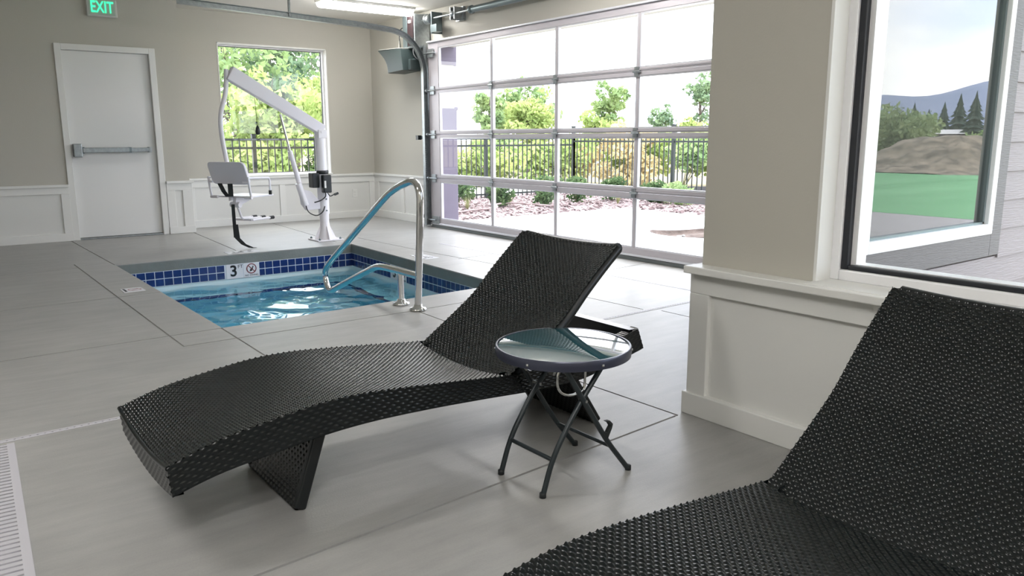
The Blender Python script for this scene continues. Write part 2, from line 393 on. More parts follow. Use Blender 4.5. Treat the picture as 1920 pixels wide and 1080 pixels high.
# wainscot
def wains(name, label, frame, panels, caps):
    g = MB()
    for b in frame: g.box(*b)
    o = g.build(name, M['white'], bevel=.003); tag(o, label, 'wainscot', kind='structure')
    g = MB()
    for b in panels: g.box(*b)
    p = g.build('recessed_panel', M['panel'], o)
    g = MB()
    for b in caps: g.box(*b)
    g.build('cap_rail', M['white'], o, bevel=.004)
    return o
t = .022
wains('trim_1', 'white panelled wainscot left of the exit door',
      [(-2.6, 1.405, YD - t, YD, .535, .615), (1.318, 1.405, YD - t, YD, .085, .535), (-.35, -.25, YD - t, YD, .085, .535)],
      [(-2.6, 1.40, YD - .006, YD - .001, .05, .56)], [(-2.6, 1.405, YD - .045, YD, .612, .642)])
wains('trim_2', 'narrow white wainscot panel right of the exit door',
      [(2.446, 2.725 + t, YD - t, YD, .525, .615), (2.446, 2.541, YD - t, YD, .08, .525), (2.629, 2.725 + t, YD - t, YD, .08, .525), (2.725, 2.725 + t, YD, YK, .08, .615)],
      [(2.45, 2.72, YD - .006, YD - .001, .05, .56)], [(2.446, 2.725 + .04, YD - .045, YD, .612, .642), (2.725, 2.765, YD, YK, .612, .642)])
wains('trim_3', 'white panelled wainscot under the picture window',
      [(2.747, XK, YK - t, YK, .52, .612), (2.747, 2.90, YK - t, YK, .085, .52), (4.03, 4.11, YK - t, YK, .085, .52), (5.40, XK, YK - t, YK, .085, .52)],
      [(2.75, XK - .01, YK - .006, YK - .001, .05, .56)], [(2.747, XK, YK - .045, YK, .612, .642)])
wains('trim_4', 'white panelled wainscot between corner and overhead door',
      [(XK - t, XK, 8.97, YK - t, .52, .612), (XK - t, XK, 9.75, 9.83, .085, .52), (XK - t, XK, 8.97, 9.05, .085, .52), (XK - t, XK, 10.50, YK - t, .085, .52)],
      [(XK - .006, XK - .001, 8.98, YK - .03, .05, .56)], [(XK - .045, XK, 8.97, YK - .045, .612, .642)])
xf = XW - .035
wains('trim_5', 'white panelled wainscot of the pillar under the right window',
      [(xf, XW, -3.1, YE1 + .03, .52, .612), (xf, XW, 2.00, YE1 + .03, .085, .52), (xf, XW, .55, .65, .085, .52), (xf, XW, -1.0, -.9, .085, .52), (XW, XW + .2, YE1, YE1 + .03, .085, .612)],
      [(XW - .014, XW - .001, -3.1, YE1 - .01, .05, .56)], [(XW - .085, XW, -3.1, YE1 + .028, .608, .638), (XW, XW + .21, YE1 + .001, YE1 + .028, .608, .638)])
def base(name, label, boxes):
    g = MB()
    for b in boxes: g.box(*b)
    o = g.build(name, M['white'], bevel=.004); tag(o, label, 'baseboard', kind='structure')
base('baseboard_rear', 'white baseboard on both sides of the exit door', [(-2.6, 1.405, YD - .03, YD, 0, .09), (2.446, 2.725 + .03, YD - .03, YD, 0, .085), (2.725, 2.755, YD, YK, 0, .085)])
base('baseboard_back', 'white baseboard under the picture window', [(2.755, XK, YK - .03, YK, 0, .095)])
base('baseboard_right', 'white baseboard between the corner and the overhead door', [(XK - .03, XK, 8.97, YK - .03, 0, .105)])
base('baseboard_near', 'white baseboard of the pillar under the right window', [(XN, XW, -3.1, YE1 + .045, 0, .095), (XW, XW + .2, YE1, YE1 + .045, 0, .095)])

# outlet
e = empty('wall_outlet', (5.165, YK - .012, .354), 'white wall outlet on the wainscot right of the picture window', 'outlet')
B(5.128, 5.202, YK - .012, YK - .006, .297, .411).build('cover_plate', M['paper'], e, bevel=.002)
for zz in (.335, .373): B(5.147, 5.183, YK - .0145, YK - .011, zz - .013, zz + .013).build('socket', M['panel'], e, bevel=.002)

# ------------------------------------------------------------------ exit door
d = empty('door_1', (1.92, YD, 0), 'white flush exit door with a grey push bar', 'door', kind='structure')
g = MB(); g.box(1.403, 1.470, YD - .018, YD + .09, 0, 2.185); g.box(2.376, 2.444, YD - .018, YD + .09, 0, 2.185); g.box(1.470, 2.376, YD - .018, YD + .09, 2.118, 2.185)
g.build('frame', M['white'], d, bevel=.004)
B(1.472, 2.374, YD + .03, YD + .075, .022, 2.116).build('leaf', M['door'], d, bevel=.002)
B(1.47, 2.376, YD - .01, YD + .085, .001, .018).build('threshold', M['galv'], d, bevel=.003)
pb = B(1.58, 2.08, YD - .06, YD - .005, .992, 1.048).build('push_bar', M['galv'], d, bevel=.006, label='grey push bar')
B(2.085, 2.30, YD - .052, YD + .028, .997, 1.043).build('end_rail', M['galv'], pb, bevel=.004)
B(2.28, 2.31, YD - .058, YD + .029, .988, 1.052).build('end_cap', M['galv'], pb, bevel=.004)
B(1.488, 1.575, YD - .07, YD + .029, .944, 1.092).build('latch_head', M['galv'], pb, bevel=.008)
B(1.575, 1.60, YD - .055, YD + .028, .985, 1.055).build('collar', M['galvd'], pb, bevel=.003)
B(2.066, 2.09, YD - .062, YD - .003, .99, 1.05).build('joint_ring', M['galvd'], pb)
# exit sign
s = empty('exit_sign', (1.91, YD - .03, 2.49), 'pale exit sign with green lit letters above the door', 'sign')
B(1.762, 2.075, YD - .05, YD - .002, 2.492, 2.688).build('housing', M['exitbody'], s, bevel=.014, bseg=3)
B(1.785, 2.052, YD - .054, YD - .049, 2.512, 2.668).build('face', M['exitface'], s, bevel=.003)
text_mesh('letters', 'EXIT', .175, M['exitgreen'], (1.918, YD - .056, 2.59), (1, 0, 0), (0, 0, 1), s, depth=.002, sx=.66, bold=.0025)

# ------------------------------------------------------------------ picture window (window_1)
w = empty('window_1', (4.06, YK, .645), 'white framed picture window behind the pool lift', 'window', kind='structure')
x0, x1, z0, z1 = W1; yf = YK + .085
g = MB(); f = .035
g.box(x0, x0 + f, yf, yf + .07, z0, z1); g.box(x1 - f, x1, yf, yf + .07, z0, z1); g.box(x0 + f, x1 - f, yf, yf + .07, z0, z0 + f); g.box(x0 + f, x1 - f, yf, yf + .07, z1 - f, z1)
g.build('frame', M['vinyl'], w, bevel=.005)
g = MB(); k = .008
g.box(x0 + f, x0 + f + k, yf + .03, yf + .05, z0 + f, z1 - f); g.box(x1 - f - k, x1 - f, yf + .03, yf + .05, z0 + f, z1 - f); g.box(x0 + f, x1 - f, yf + .03, yf + .05, z1 - f - k, z1 - f); g.box(x0 + f, x1 - f, yf + .03, yf + .05, z0 + f, z0 + f + k)
g.build('gasket', M['gasket'], w)
B(x0 + f, x1 - f, yf + .037, yf + .043, z0 + f, z1 - f).build('glass_pane', M['pane'], w)
g = MB(); cas = .03
g.box(x0 - .0, x0 + .012, YK - .006, YK + .085, z0, z1); g.box(x1 - .012, x1, YK - .006, YK + .085, z0, z1); g.box(x0, x1, YK - .006, YK + .085, z1 - .012, z1)
g.build('jamb', M['white'], w)
B(x0, x1, YK - .05, YK + .09, z0 - .004, z0 + .014).build('sill', M['white'], w, bevel=.004)

# ------------------------------------------------------------------ right window (window_2) in the near wall
w = empty('window_2', (XW, .5, .637), 'large white framed right window with black gasket', 'window', kind='structure')
y0, y1, z0, z1 = W2; xf0 = 2.635
g = MB(); f = .042
g.box(xf0, xf0 + .06, y1 - f, y1, z0, z1); g.box(xf0, xf0 + .06, y0, y0 + f, z0, z1); g.box(xf0, xf0 + .06, y0 + f, y1 - f, z0, z0 + f); g.box(xf0, xf0 + .06, y0 + f, y1 - f, z1 - f, z1)
g.build('frame', M['vinyl'], w, bevel=.006)
g = MB(); f2 = f + .026
g.box(xf0 + .012, xf0 + .05, y1 - f2, y1 - f, z0 + f, z1 - f); g.box(xf0 + .012, xf0 + .05, y0 + f, y0 + f2, z0 + f, z1 - f); g.box(xf0 + .012, xf0 + .05, y0 + f2, y1 - f2, z0 + f, z0 + f + .017); g.box(xf0 + .012, xf0 + .05, y0 + f2, y1 - f2, z1 - f2, z1 - f)
g.build('gasket', M['gasket'], w, bevel=.004)
g = MB(); f3 = f2 + .020
g.box(xf0 + .035, xf0 + .10, y1 - f3, y1 - f2, z0 + f, z1 - f); g.box(xf0 + .035, xf0 + .10, y0 + f2, y0 + f3, z0 + f, z1 - f); g.box(xf0 + .035, xf0 + .10, y0 + f3, y1 - f3, z0 + f + .005, z0 + f + .02); g.box(xf0 + .035, xf0 + .10, y0 + f3, y1 - f3, z1 - f3, z1 - f2)
g.build('outer_frame', M['vinyl'], w)
B(xf0 + .040, xf0 + .046, y0 + f2, y1 - f2, z0 + f, z1 - f).build('glass_pane', M['pane'], w)
g = MB(); g.box(XW - .002, xf0, y1 - .012, y1, z0, z1); g.box(XW - .002, xf0, y0, y0 + .012, z0, z1); g.box(XW - .002, xf0, y0, y1, z1 - .012, z1)
g.build('jamb', M['white'], w)
B(XW - .06, xf0, y0, y1, z0 - .010, z0 + .004).build('sill', M['white'], w, bevel=.003)

# ------------------------------------------------------------------ window of the bay seen from outside (window_3)
w = empty('window_3', (4.2, YE0, .60), 'white framed window in the lap siding reflecting lawn and sky', 'window', kind='structure')
x0, x1, z0, z1 = W3; f = .06
g = MB()
g.box(x0, x0 + f, YE0 - .02, YE0 + .05, z0, z1); g.box(x1 - f, x1, YE0 - .02, YE0 + .05, z0, z1); g.box(x0 + f, x1 - f, YE0 - .02, YE0 + .05, z0, z0 + f); g.box(x0 + f, x1 - f, YE0 - .02, YE0 + .05, z1 - f, z1)
g.build('frame', M['vinyl'], w, bevel=.005)
g = MB(); k = .02
g.box(x0 + f, x0 + f + k, YE0 + .005, YE0 + .045, z0 + f, z1 - f); g.box(x1 - f - k, x1 - f, YE0 + .005, YE0 + .045, z0 + f, z1 - f); g.box(x0 + f, x1 - f, YE0 + .005, YE0 + .045, z0 + f, z0 + f + .012)
g.build('gasket', M['galvd'], w)
B(x0 + f, x1 - f, YE0 + .022, YE0 + .028, z0 + f, z1 - f).build('glass_pane', M['pane3'], w)
g = MB()
g.box(x0 - .09, x0, YE0 - .014, YE0 + .03, z0 - .13, z1 + .09); g.box(x1, x1 + .13, YE0 - .014, YE0 + .03, z0 - .13, z1 + .09); g.box(x0, x1, YE0 - .014, YE0 + .03, z0 - .13, z0); g.box(x0, x1, YE0 - .014, YE0 + .03, z1, z1 + .09)
g.build('casing', M['exttrim'], w, bevel=.003)

# ------------------------------------------------------------------ glazed overhead door (door_2)
gd = empty('door_2', (5.42, 6.37, 0), 'white glazed overhead door with four rows of panes', 'door', kind='structure')
XD0, XD1 = 5.378, 5.425
YL = [8.844, 8.612]; cols = [(8.612, 7.500), (7.470, 6.360), (6.330, 5.215), (5.185, 4.10)]
rows = [(.122, .592), (.683, 1.150), (1.231, 1.700), (1.772, 2.252)]
cuts = [.035, .638, 1.190, 1.737, 2.33]
for i, (zb, zt) in enumerate(rows):
    a, b = cuts[i] + .002, cuts[i + 1] - .002
    g = MB()
    g.box(XD0, XD1, 8.612, 8.844, a, b); g.box(XD0, XD1, 3.88, 4.10, a, b)
    g.box(XD0, XD1, 4.10, 8.612, a, zb); g.box(XD0, XD1, 4.10, 8.612, zt, b)
    for j in range(3): g.box(XD0 + .004, XD1, cols[j + 1][0], cols[j][1], zb, zt)
    sec = g.build('door_section', M['alu'], gd, bevel=.003)
    if i > 0: B(XD0 - .006, XD0 + .002, 3.88, 8.844, a + .012, a + .022).build('rib', M['alu'], sec)
    for (ya, yb) in cols:
        B(XD0 + .020, XD0 + .026, yb, ya, zb, zt).build('glass_pane', M['panedoor'], sec)
        fr = MB(); q = .012
        fr.box(XD0 + .006, XD0 + .036, yb, yb + q, zb, zt); fr.box(XD0 + .006, XD0 + .036, ya - q, ya, zb, zt); fr.box(XD0 + .006, XD0 + .036, yb + q, ya - q, zb, zb + q); fr.box(XD0 + .006, XD0 + .036, yb + q, ya - q, zt - q, zt)
        fr.build('glazing_bead', M['alubright'], sec)
B(XD0 - .012, XD0 + .004, 3.88, 8.844, .040, .062).build('bottom_rail', M['alubright'], gd, bevel=.003)
B(XD0 + .003, XD1 - .003, 3.88, 8.844, .001, .034).build('bottom_seal', M['seal'], gd, bevel=.004)
B(XD0 - .03, XD0 + .002, 3.88, 8.84, 2.318, 2.336).build('top_strut', M['alubright'], gd, bevel=.003)
for zc in cuts[1:4]:
    for yc in (7.485, 6.345, 5.20):
        h = MB(); h.box(XD0 - .014, XD0 + .001, yc - .022, yc + .030, zc - .045, zc - .006); h.box(XD0 - .014, XD0 + .001, yc - .022, yc + .030, zc + .006, zc + .042)
        h.tube([(XD0 - .014, yc - .045, zc), (XD0 - .014, yc + .045, zc)], .011, 10)
        h.build('hinge', M['galv'], gd)
    h = MB(); h.box(XD0 - .016, XD0 + .001, 8.70, 8.80, zc - .05, zc + .05); h.tube([(XD0 - .03, 8.65, zc), (XD0 - .03, 8.90, zc)], .010, 10)
    h.tube([(XD0 - .03, 8.83, zc), (XD0 - .03, 8.86, zc)], .024, 14)
    h.build('roller_hinge', M['galv'], gd)
h = MB(); h.box(XD0 - .016, XD0 + .001, 8.64, 8.80, .05, .15); h.tube([(XD0 - .03, 8.70, .10), (XD0 - .03, 8.90, .10)], .010, 10); h.build('bottom_bracket', M['galv'], gd)
h = MB(); h.box(XD0 - .03, XD0 + .001, 8.70, 8.82, 2.14, 2.24); h.tube([(XD0 - .03, 8.64, 2.19), (XD0 - .03, 8.90, 2.19)], .010, 10); h.build('top_bracket', M['galv'], gd)

# track: C channel swept vertical - curve - horizontal
tr = empty('door_track', (5.36, 8.90, 0), 'grey steel overhead door track curving from door to ceiling', 'track')
cl = [(5.345, 8.895, .02), (5.345, 8.895, 1.0), (5.345, 8.895, 1.95)]
for k in range(1, 13):
    a = k / 12 * PI / 2 * .97; cl.append((5.345 - .50 * (1 - math.cos(a)), 8.895, 1.95 + .50 * math.sin(a)))
cl += [(4.5, 8.895, 2.475), (3.4, 8.895, 2.515), (2.40, 8.895, 2.55)]
def channel(cl, prof):
    P = np.array(cl); out = np.zeros((len(P), len(prof), 3))
    for i in range(len(P)):
        tn = P[min(i + 1, len(P) - 1)] - P[max(i - 1, 0)]; tn /= np.linalg.norm(tn); yv = np.array([0, 1, 0.]); n = np.cross(tn, yv)
        for j, (a, b) in enumerate(prof): out[i, j] = P[i] + yv * a + n * b
    return out
prof = [(-.028, .030), (-.028, .026), (.024, .026), (.024, -.026), (-.028, -.026), (-.028, -.030), (.028, -.030), (.028, .030)]
P = channel(cl, prof + prof[:1]); g = MB(); g.grid(P, smooth=False); g.build('track_channel', M['galv'], tr)
g = MB(); g.box(5.378, 5.40, 8.90, 9.0, .02, 2.30); g.box(5.378, XK - .001, 8.99, 9.0, .02, 2.30); g.build('mounting_angle', M['galv'], tr)
for zz in (1.152, .133):
    g = MB(); g.box(5.33, 5.40, 8.93, 9.06, zz - .02, zz + .02); g.box(5.30, 5.35, 9.01, 9.07, zz - .028, zz + .028)
    g.build('safety_sensor', M['black'], tr, label='black sensor bracket')
g = MB()
for k in range(12): g.box(5.318, 5.332, 8.868, 8.90, .70 + k * .028, .714 + k * .028)
g.build('lock_plate', M['galvd'], tr)
B(3.6, 3.62, 8.90, 8.93, 2.50, ZC).build('hanger', M['galv'], tr)

# torsion shaft, springs and drum
sh = empty('torsion_shaft', (5.38, 6.4, 2.6), 'steel torsion shaft with dark spring above the overhead door', 'shaft')
MB().tube([(5.38, 9.05, 2.605), (5.38, 3.4, 2.605)], .0125, 12).build('shaft', M['galv'], sh)
g = MB(); n = 900; y_a, y_b = 7.87, 4.9; hel = [(5.38 + .036 * math.cos(k * .62), y_a + (y_b - y_a) * k / n, 2.605 + .036 * math.sin(k * .62)) for k in range(n + 1)]
g.tube([(5.38, y_a, 2.605), (5.38, y_b, 2.605)], .036, 20); g.build('spring', M['galvd'], sh)
g = MB(); g.lathe((5.38, 7.88, 2.605), [(.02, -.035), (.046, -.035), (.046, .0), (.040, .02), (.02, .02)], 20, 'y'); g.build('spring_cone', M['galvd'], sh)
g = MB(); g.lathe((5.38, 8.80, 2.605), [(.02, -.05), (.062, -.05), (.062, -.035), (.052, -.03), (.052, .03), (.066, .035), (.066, .05), (.02, .05)], 24, 'y'); g.build('cable_drum', M['galv'], sh)
g = MB(); g.lathe((5.38, 8.25, 2.605), [(.015, -.03), (.035, -.03), (.035, .03), (.015, .03)], 18, 'y'); g.box(5.36, XK - .001, 8.20, 8.215, 2.54, 2.68); g.box(5.36, XK - .001, 8.285, 8.30, 2.54, 2.68); g.box(5.47, XK - .001, 8.17, 8.33, 2.53, 2.69); g.build('centre_bearing', M['galv'], sh)
g = MB(); g.box(5.35, XK - .001, 8.70, 8.715, 2.42, 2.68); g.box(5.33, 5.41, 8.56, 8.70, 2.43, 2.52); g.build('end_bearing', M['galvd'], sh)

# opener motor
op = empty('door_opener', (5.36, 9.1, 2.3), 'vertical grey and dark door opener box beside the track', 'door opener')
B(5.26, 5.49, 8.97, 9.26, 2.27, 2.685).build('housing', M['galv'], op, bevel=.01)
B(5.245, 5.262, 8.985, 9.125, 2.30, 2.66).build('front_cover', M['red'], op, bevel=.004)
B(5.248, 5.262, 9.135, 9.245, 2.29, 2.67).build('side_cover', M['galvd'], op, bevel=.004)
B(5.24, 5.248, 9.03, 9.09, 2.575, 2.61).build('label_plate', M['paper'], op)
MB().tube(fillet([(5.3, 9.26, 2.55), (5.28, 9.36, 2.54), (5.27, 9.38, 2.44), (5.30, 9.40, 2.30)], .04), .006, 8).build('cable', M['black'], op)
MB().tube(fillet([(5.29, 9.05, 2.27), (5.27, 9.03, 2.20), (5.29, 8.98, 2.13), (5.34, 8.94, 2.12)], .04), .012, 8).build('power_cable', M['black'], op)

# loudspeaker
sp = empty('loudspeaker', (5.35, 9.3, 2.1), 'dark wedge shaped loudspeaker hung high in the corner', 'speaker')
def yz(l, x): return [(x, a, b) for a, b in l]
arc = [(9.72 - .27 * t - .075 * math.sin(PI * t), 2.285 - .305 * t) for t in np.linspace(0, 1, 9)]
body = [(9.12, 2.262)] + arc + [(9.05, 1.995)]
g = MB(); g.prism(yz(body, 5.13), (.27, .02, 0)); g.build('cabinet', M['speaker'], sp, bevel=.006)
g = MB(); g.prism(yz([(a + .006, b) for a, b in arc] + [(a + .016, b) for a, b in arc[::-1]], 5.14), (.25, .02, 0)); g.build('grille', M['galvd'], sp)
g = MB(); g.prism(yz([(9.70, 2.292), (9.13, 2.270), (9.13, 2.276), (9.70, 2.298)], 5.14), (.25, .02, 0)); g.build('top_edge', M['lampb'], sp)
B(5.20, 5.38, 8.99, 9.05, 2.00, 2.13).build('rear_box', M['speaker'], sp, bevel=.01)
g = MB(); g.tube([(5.30, 9.1, 2.13), (5.42, 9.12, 2.14), (5.503, 9.12, 2.14)], .018, 10); g.box(5.488, 5.503, 9.06, 9.18, 2.06, 2.22); g.build('wall_bracket', M['galvd'], sp)
g = MB(); g.tube(fillet([(5.3, 9.46, 2.28), (5.31, 9.45, 2.42), (5.34, 9.40, 2.52), (5.37, 9.33, 2.45), (5.32, 9.25, 2.32), (5.3, 9.22, 2.27)], .06), .004, 6); g.build('speaker_wire', M['lampb'], sp)

# ceiling fixtures: one in view, the rest added unseen as fill
def fixture(x, y, label, along='x', L=1.22):
    e = empty('ceiling_light', (x, y, ZC), label, 'ceiling light', 'fluorescent ceiling lights')
    hx, hy = (L / 2, .13) if along == 'x' else (.13, L / 2)
    B(x - hx, x + hx, y - hy, y + hy, ZC - .03, ZC - .001).build('housing', M['lampb'], e, bevel=.004)
    g = MB(); n = 10; pr = [(.12 * math.cos(PI * k / n), -.03 - .065 * math.sin(PI * k / n)) for k in range(n + 1)]
    if along == 'x': g.prism([(x - L / 2 + .02, y + a, ZC + b) for a, b in pr], (L - .04, 0, 0))
    else: g.prism([(x + a, y - L / 2 + .02, ZC + b) for a, b in pr], (0, L - .04, 0))
    g.build('diffuser', M['lamp'], e)
fixture(4.62, 9.00, 'lit ceiling light above the corner loudspeaker')
fixture(4.3, 5.35, 'added out-of-view ceiling light over the deck beside the overhead door', 'y')  # out of view, added as fill and to whiten the table top's reflection
fixture(-.7, -.9, 'added fill light behind the viewer')  # unseen lamp added to lift the pillar and near wall
fixture(1.0, -1.7, 'added fill light near the foreground lounger')  # second unseen lamp, added as fill for the near side
fixture(-.6, 3.5, 'added fill light left of the poolside lounger')  # added out of frame to brighten the left floor and pillar
fixture(-.2, -.1, 'added fill light right above the viewer')  # unseen overhead lamp added as fill around the foreground

# ------------------------------------------------------------------ pool
def lerp(p, q, t): return (p[0] + (q[0] - p[0]) * t, p[1] + (q[1] - p[1]) * t)
pool = empty('swimming_pool', (2.6, 6.4, -.1), 'small sunken pool with a blue tile band below grey coping', 'pool', kind='structure')
corners = [D, A, Bq, Cq]                     # left side D-A, far A-B, right B-C, near C-D
ZB = -1.02
def ring(off):                               # offset the quad outwards
    P = [Vector((*c, 0)) for c in corners]; n = 4; out = []
    for i in range(4):
        d1 = (P[i] - P[i - 1]).normalized(); d2 = (P[(i + 1) % 4] - P[i]).normalized()
        n1 = Vector((-d1.y, d1.x, 0)); n2 = Vector((-d2.y, d2.x, 0))
        out.append(P[i] + (n1 + n2) * off / (1 + n1.dot(n2)))
    return out
ri, ro = ring(0.004), ring(.12)
g = MB()
for i in range(4):
    j = (i + 1) % 4
    q = [ri[i], ri[j], ro[j], ro[i]]
    g.prism([(p.x, p.y, ZB) for p in q], (0, 0, -.101 - ZB))
g.prism([(p.x, p.y, ZB - .1) for p in ro], (0, 0, .1))
g.build('basin', M['plaster'], pool)
for i in range(4):                           # tile band
    p, q = corners[i], corners[(i + 1) % 4]; L = math.dist(p, q); d = Vector((q[0] - p[0], q[1] - p[1], 0)) / L; n = Vector((d.y, -d.x, 0))
    cpt = (Vector((*p, 0)) + Vector((*q, 0))) / 2
    gr = MB(); c0 = cpt + n * .0005; gr.obox((c0.x, c0.y, -.1715), d, n, (0, 0, 1), L / 2, .003, .0735); gro = gr.build('grout_band', M['grout'], pool)
    g = MB(); N = int(L / .0795)
    for k in range(N):
        s0 = (k + .5) * L / N
        if i == 1 and 1.0 < s0 < 1.337: continue
        if i == 2 and .98 < s0 < 1.315: continue
        for rw in range(2):
            cc = Vector((*p, 0)) + d * s0 + n * .003
            g.obox((cc.x, cc.y, -.135 - .0725 * rw), d, n, (0, 0, 1), L / N / 2 - .0035, .003, .0325)
    g.build('tile_band', M['tile'], gro, bevel=.0015)
    cl_ = cpt + n * .0015; MB().obox((cl_.x, cl_.y, -.0525), d, n, (0, 0, 1), L / 2, .0025, .0455).build('coping_shade_strip', M['lip'], pool, bevel=.002)  # thin strip over the coping face, shade put in its colour
    if i in (1, 2):
        sa = 1.0 if i == 1 else .985
        for kk, (a, b) in enumerate(((sa, sa + .168), (sa + .171, sa + .337))):
            cc = Vector((*p, 0)) + d * (a + b) / 2 + n * .003
            mk = MB().obox((cc.x, cc.y, -.1715), d, n, (0, 0, 1), (b - a) / 2 - .001, .0035, .0735).build('depth_marker' if kk == 0 else 'no_diving_marker', M['markertile'], pool, bevel=.001)
            fc = cc + n * .004
            if kk == 0:
                text_mesh('numeral', '3', .155, M['ink'], fc + d * -.012 + Vector((0, 0, -.172)), d, (0, 0, 1), mk, sx=1.0, bold=.0035)
                text_mesh('unit_letters', 'FT', .05, M['ink'], fc + d * .058 + Vector((0, 0, -.128)), d, (0, 0, 1), mk)
            else:
                g = MB(); ctr = fc + Vector((0, 0, -.158))
                def uvp(a, b): return ctr + d * a + Vector((0, 0, b)) 
                rg = MB(); seg = 28
                for r0, r1 in ((.043, .052),):
                    vs = [uvp(r * math.cos(2 * PI * k / seg), r * math.sin(2 * PI * k / seg)) + n * h for h in (0, .0012) for r in (r0, r1) for k in range(seg)]
                    fs = [(k, (k + 1) % seg, seg + (k + 1) % seg, seg + k) for k in range(seg)] + [(2 * seg + k, 2 * seg + (k + 1) % seg, 3 * seg + (k + 1) % seg, 3 * seg + k) for k in range(seg)]
                    rg.add(vs, fs)
                s2 = .7071 * .045; rg.obox(ctr + n * .0006, d - Vector((0, 0, 1)), n, d + Vector((0, 0, 1)), .046, .0008, .0042)
                rg.build('prohibition_ring', M['redink'], mk)
                fg = MB(); fg.obox(uvp(.004, -.008) + n * .0004, d * .5 + Vector((0, 0, 1)), n, d - Vector((0, 0, .5)), .020, .0006, .006)
                fg.obox(uvp(-.012, -.016) + n * .0004, d * .35 + Vector((0, 0, 1)), n, d - Vector((0, 0, .35)), .014, .0006, .004)
                fg.lathe(uvp(.016, .018) + n * .0002, [(.001, -.0004), (.007, -.0004), (.007, .0006), (.001, .0006)], 12, 'y' if i == 1 else 'x')
                fg.build('diver_figure', M['ink'], mk)
                text_mesh('caption', 'NO DIVING', .026, M['ink'], fc + Vector((0, 0, -.226)), d, (0, 0, 1), mk)
# underwater bench with dark tile edge
bw = .30; zt = -.58
lb = lerp(A, D, bw / 3.1); rb = lerp(Bq, Cq, bw / 2.97); e1 = lerp(Bq, A, bw / 2.38); e2 = lerp(Cq, D, bw / 2.24)
ic = (e1[0] + (e2[0] - e1[0]) * bw / 2.97, rb[1])
g = MB(); g.prism([(*p, ZB) for p in (A, Bq, rb, lb)], (0, 0, zt - ZB)); g.prism([(*p, ZB) for p in (ic, rb, Cq, e2)], (0, 0, zt - ZB - .002)); g.build('bench', M['plaster'], pool, bevel=.01)
g = MB(); g.strip((lb[0], lb[1] + .02), (ic[0], ic[1] + .02), .045, zt - .05, zt + .004); g.strip((ic[0] + .02, ic[1]), (e2[0] + .02, e2[1]), .045, zt - .05, zt + .004); g.build('bench_edge_tile', M['tile'], pool)
# flush markers in the coping
def flush(c, ux, uy, w, h, face_txt, nodive):
    ux = Vector((*ux, 0)).normalized(); uy = Vector((*uy, 0)).normalized(); c = Vector((*c, 0))
    mk = MB().obox((c.x, c.y, .0005), ux, uy, (0, 0, 1), w / 2, h / 2, .0025).build('coping_marker', M['markertile'], pool, bevel=.001)
    if nodive:
        rg = MB(); seg = 24; ctr = c + uy * .015 + Vector((0, 0, .0032))
        vs = [ctr + ux * r * math.cos(2 * PI * k / seg) + uy * r * math.sin(2 * PI * k / seg) + Vector((0, 0, hh)) for hh in (0, .0008) for r in (.040, .050) for k in range(seg)]
        rg.add(vs, [(2 * seg + k, 2 * seg + (k + 1) % seg, 3 * seg + (k + 1) % seg, 3 * seg + k) for k in range(seg)])
        rg.obox(ctr, ux - uy, ux + uy, (0, 0, 1), .044, .004, .0006); rg.build('prohibition_ring', M['redink'], mk)
        text_mesh('caption', 'NO DIVING', .024, M['ink'], c - uy * .055 + Vector((0, 0, .0035)), ux, uy, mk)
    else:
        text_mesh('numeral', face_txt, h * .85, M['ink'], c + Vector((0, 0, .0035)), ux, uy, mk)
flush((1.26, 6.52), (0, -1), (1, 0), .17, .15, '', True)
flush((3.93, 6.62), (0, 1), (-1, 0), .30, .15, '3 FT', False)
flush((2.62, 8.07), (-1, 0), (0, -1), .32, .15, '3 FT', False)

# water
ZW = -.292
nu, nv = 150, 190
U, V = np.meshgrid(np.linspace(0, 1, nu), np.linspace(0, 1, nv), indexing='ij')
ins = ring(.02)
Dq, Aq, Bb, Cc = [np.array((p.x, p.y)) for p in ins]
XY = ((1 - U) * (1 - V))[..., None] * Dq + ((1 - U) * V)[..., None] * Aq + (U * V)[..., None] * Bb + (U * (1 - V))[..., None] * Cc
zw = np.zeros_like(U)
for k in range(34):
    ang = NR.uniform(0, 2 * PI); lam = NR.uniform(.10, .62); amp = .00115 * (lam / .4) ** 1.0 * NR.uniform(.5, 1.2)
    zw += amp * np.sin(2 * PI / lam * (XY[..., 0] * math.cos(ang) + XY[..., 1] * math.sin(ang)) + NR.uniform(0, 6.28))
P = np.dstack([XY, ZW + zw]); g = MB(); g.grid(P)
bot = [(*Dq, ZB - .02), (*Aq, ZB - .02), (*Bb, ZB - .02), (*Cc, ZB - .02)]
def idx(i, j): return i * nv + j
loop = [idx(0, j) for j in range(nv)] + [idx(i, nv - 1) for i in range(1, nu)] + [idx(nu - 1, j) for j in range(nv - 2, -1, -1)] + [idx(i, 0) for i in range(nu - 2, 0, -1)]
bb = len(g.v); g.v += [(g.v[i][0], g.v[i][1], ZB - .02) for i in loop]; nl = len(loop)
for k in range(nl): g.f.append((loop[k], loop[(k + 1) % nl], bb + (k + 1) % nl, bb + k)); g.sm.append(False)
g.f.append(tuple(bb + k for k in range(nl))); g.sm.append(False)
wo = g.build('pool_water', M['water']); tag(wo, 'clear rippled blue water filling the pool', 'water', kind='stuff')

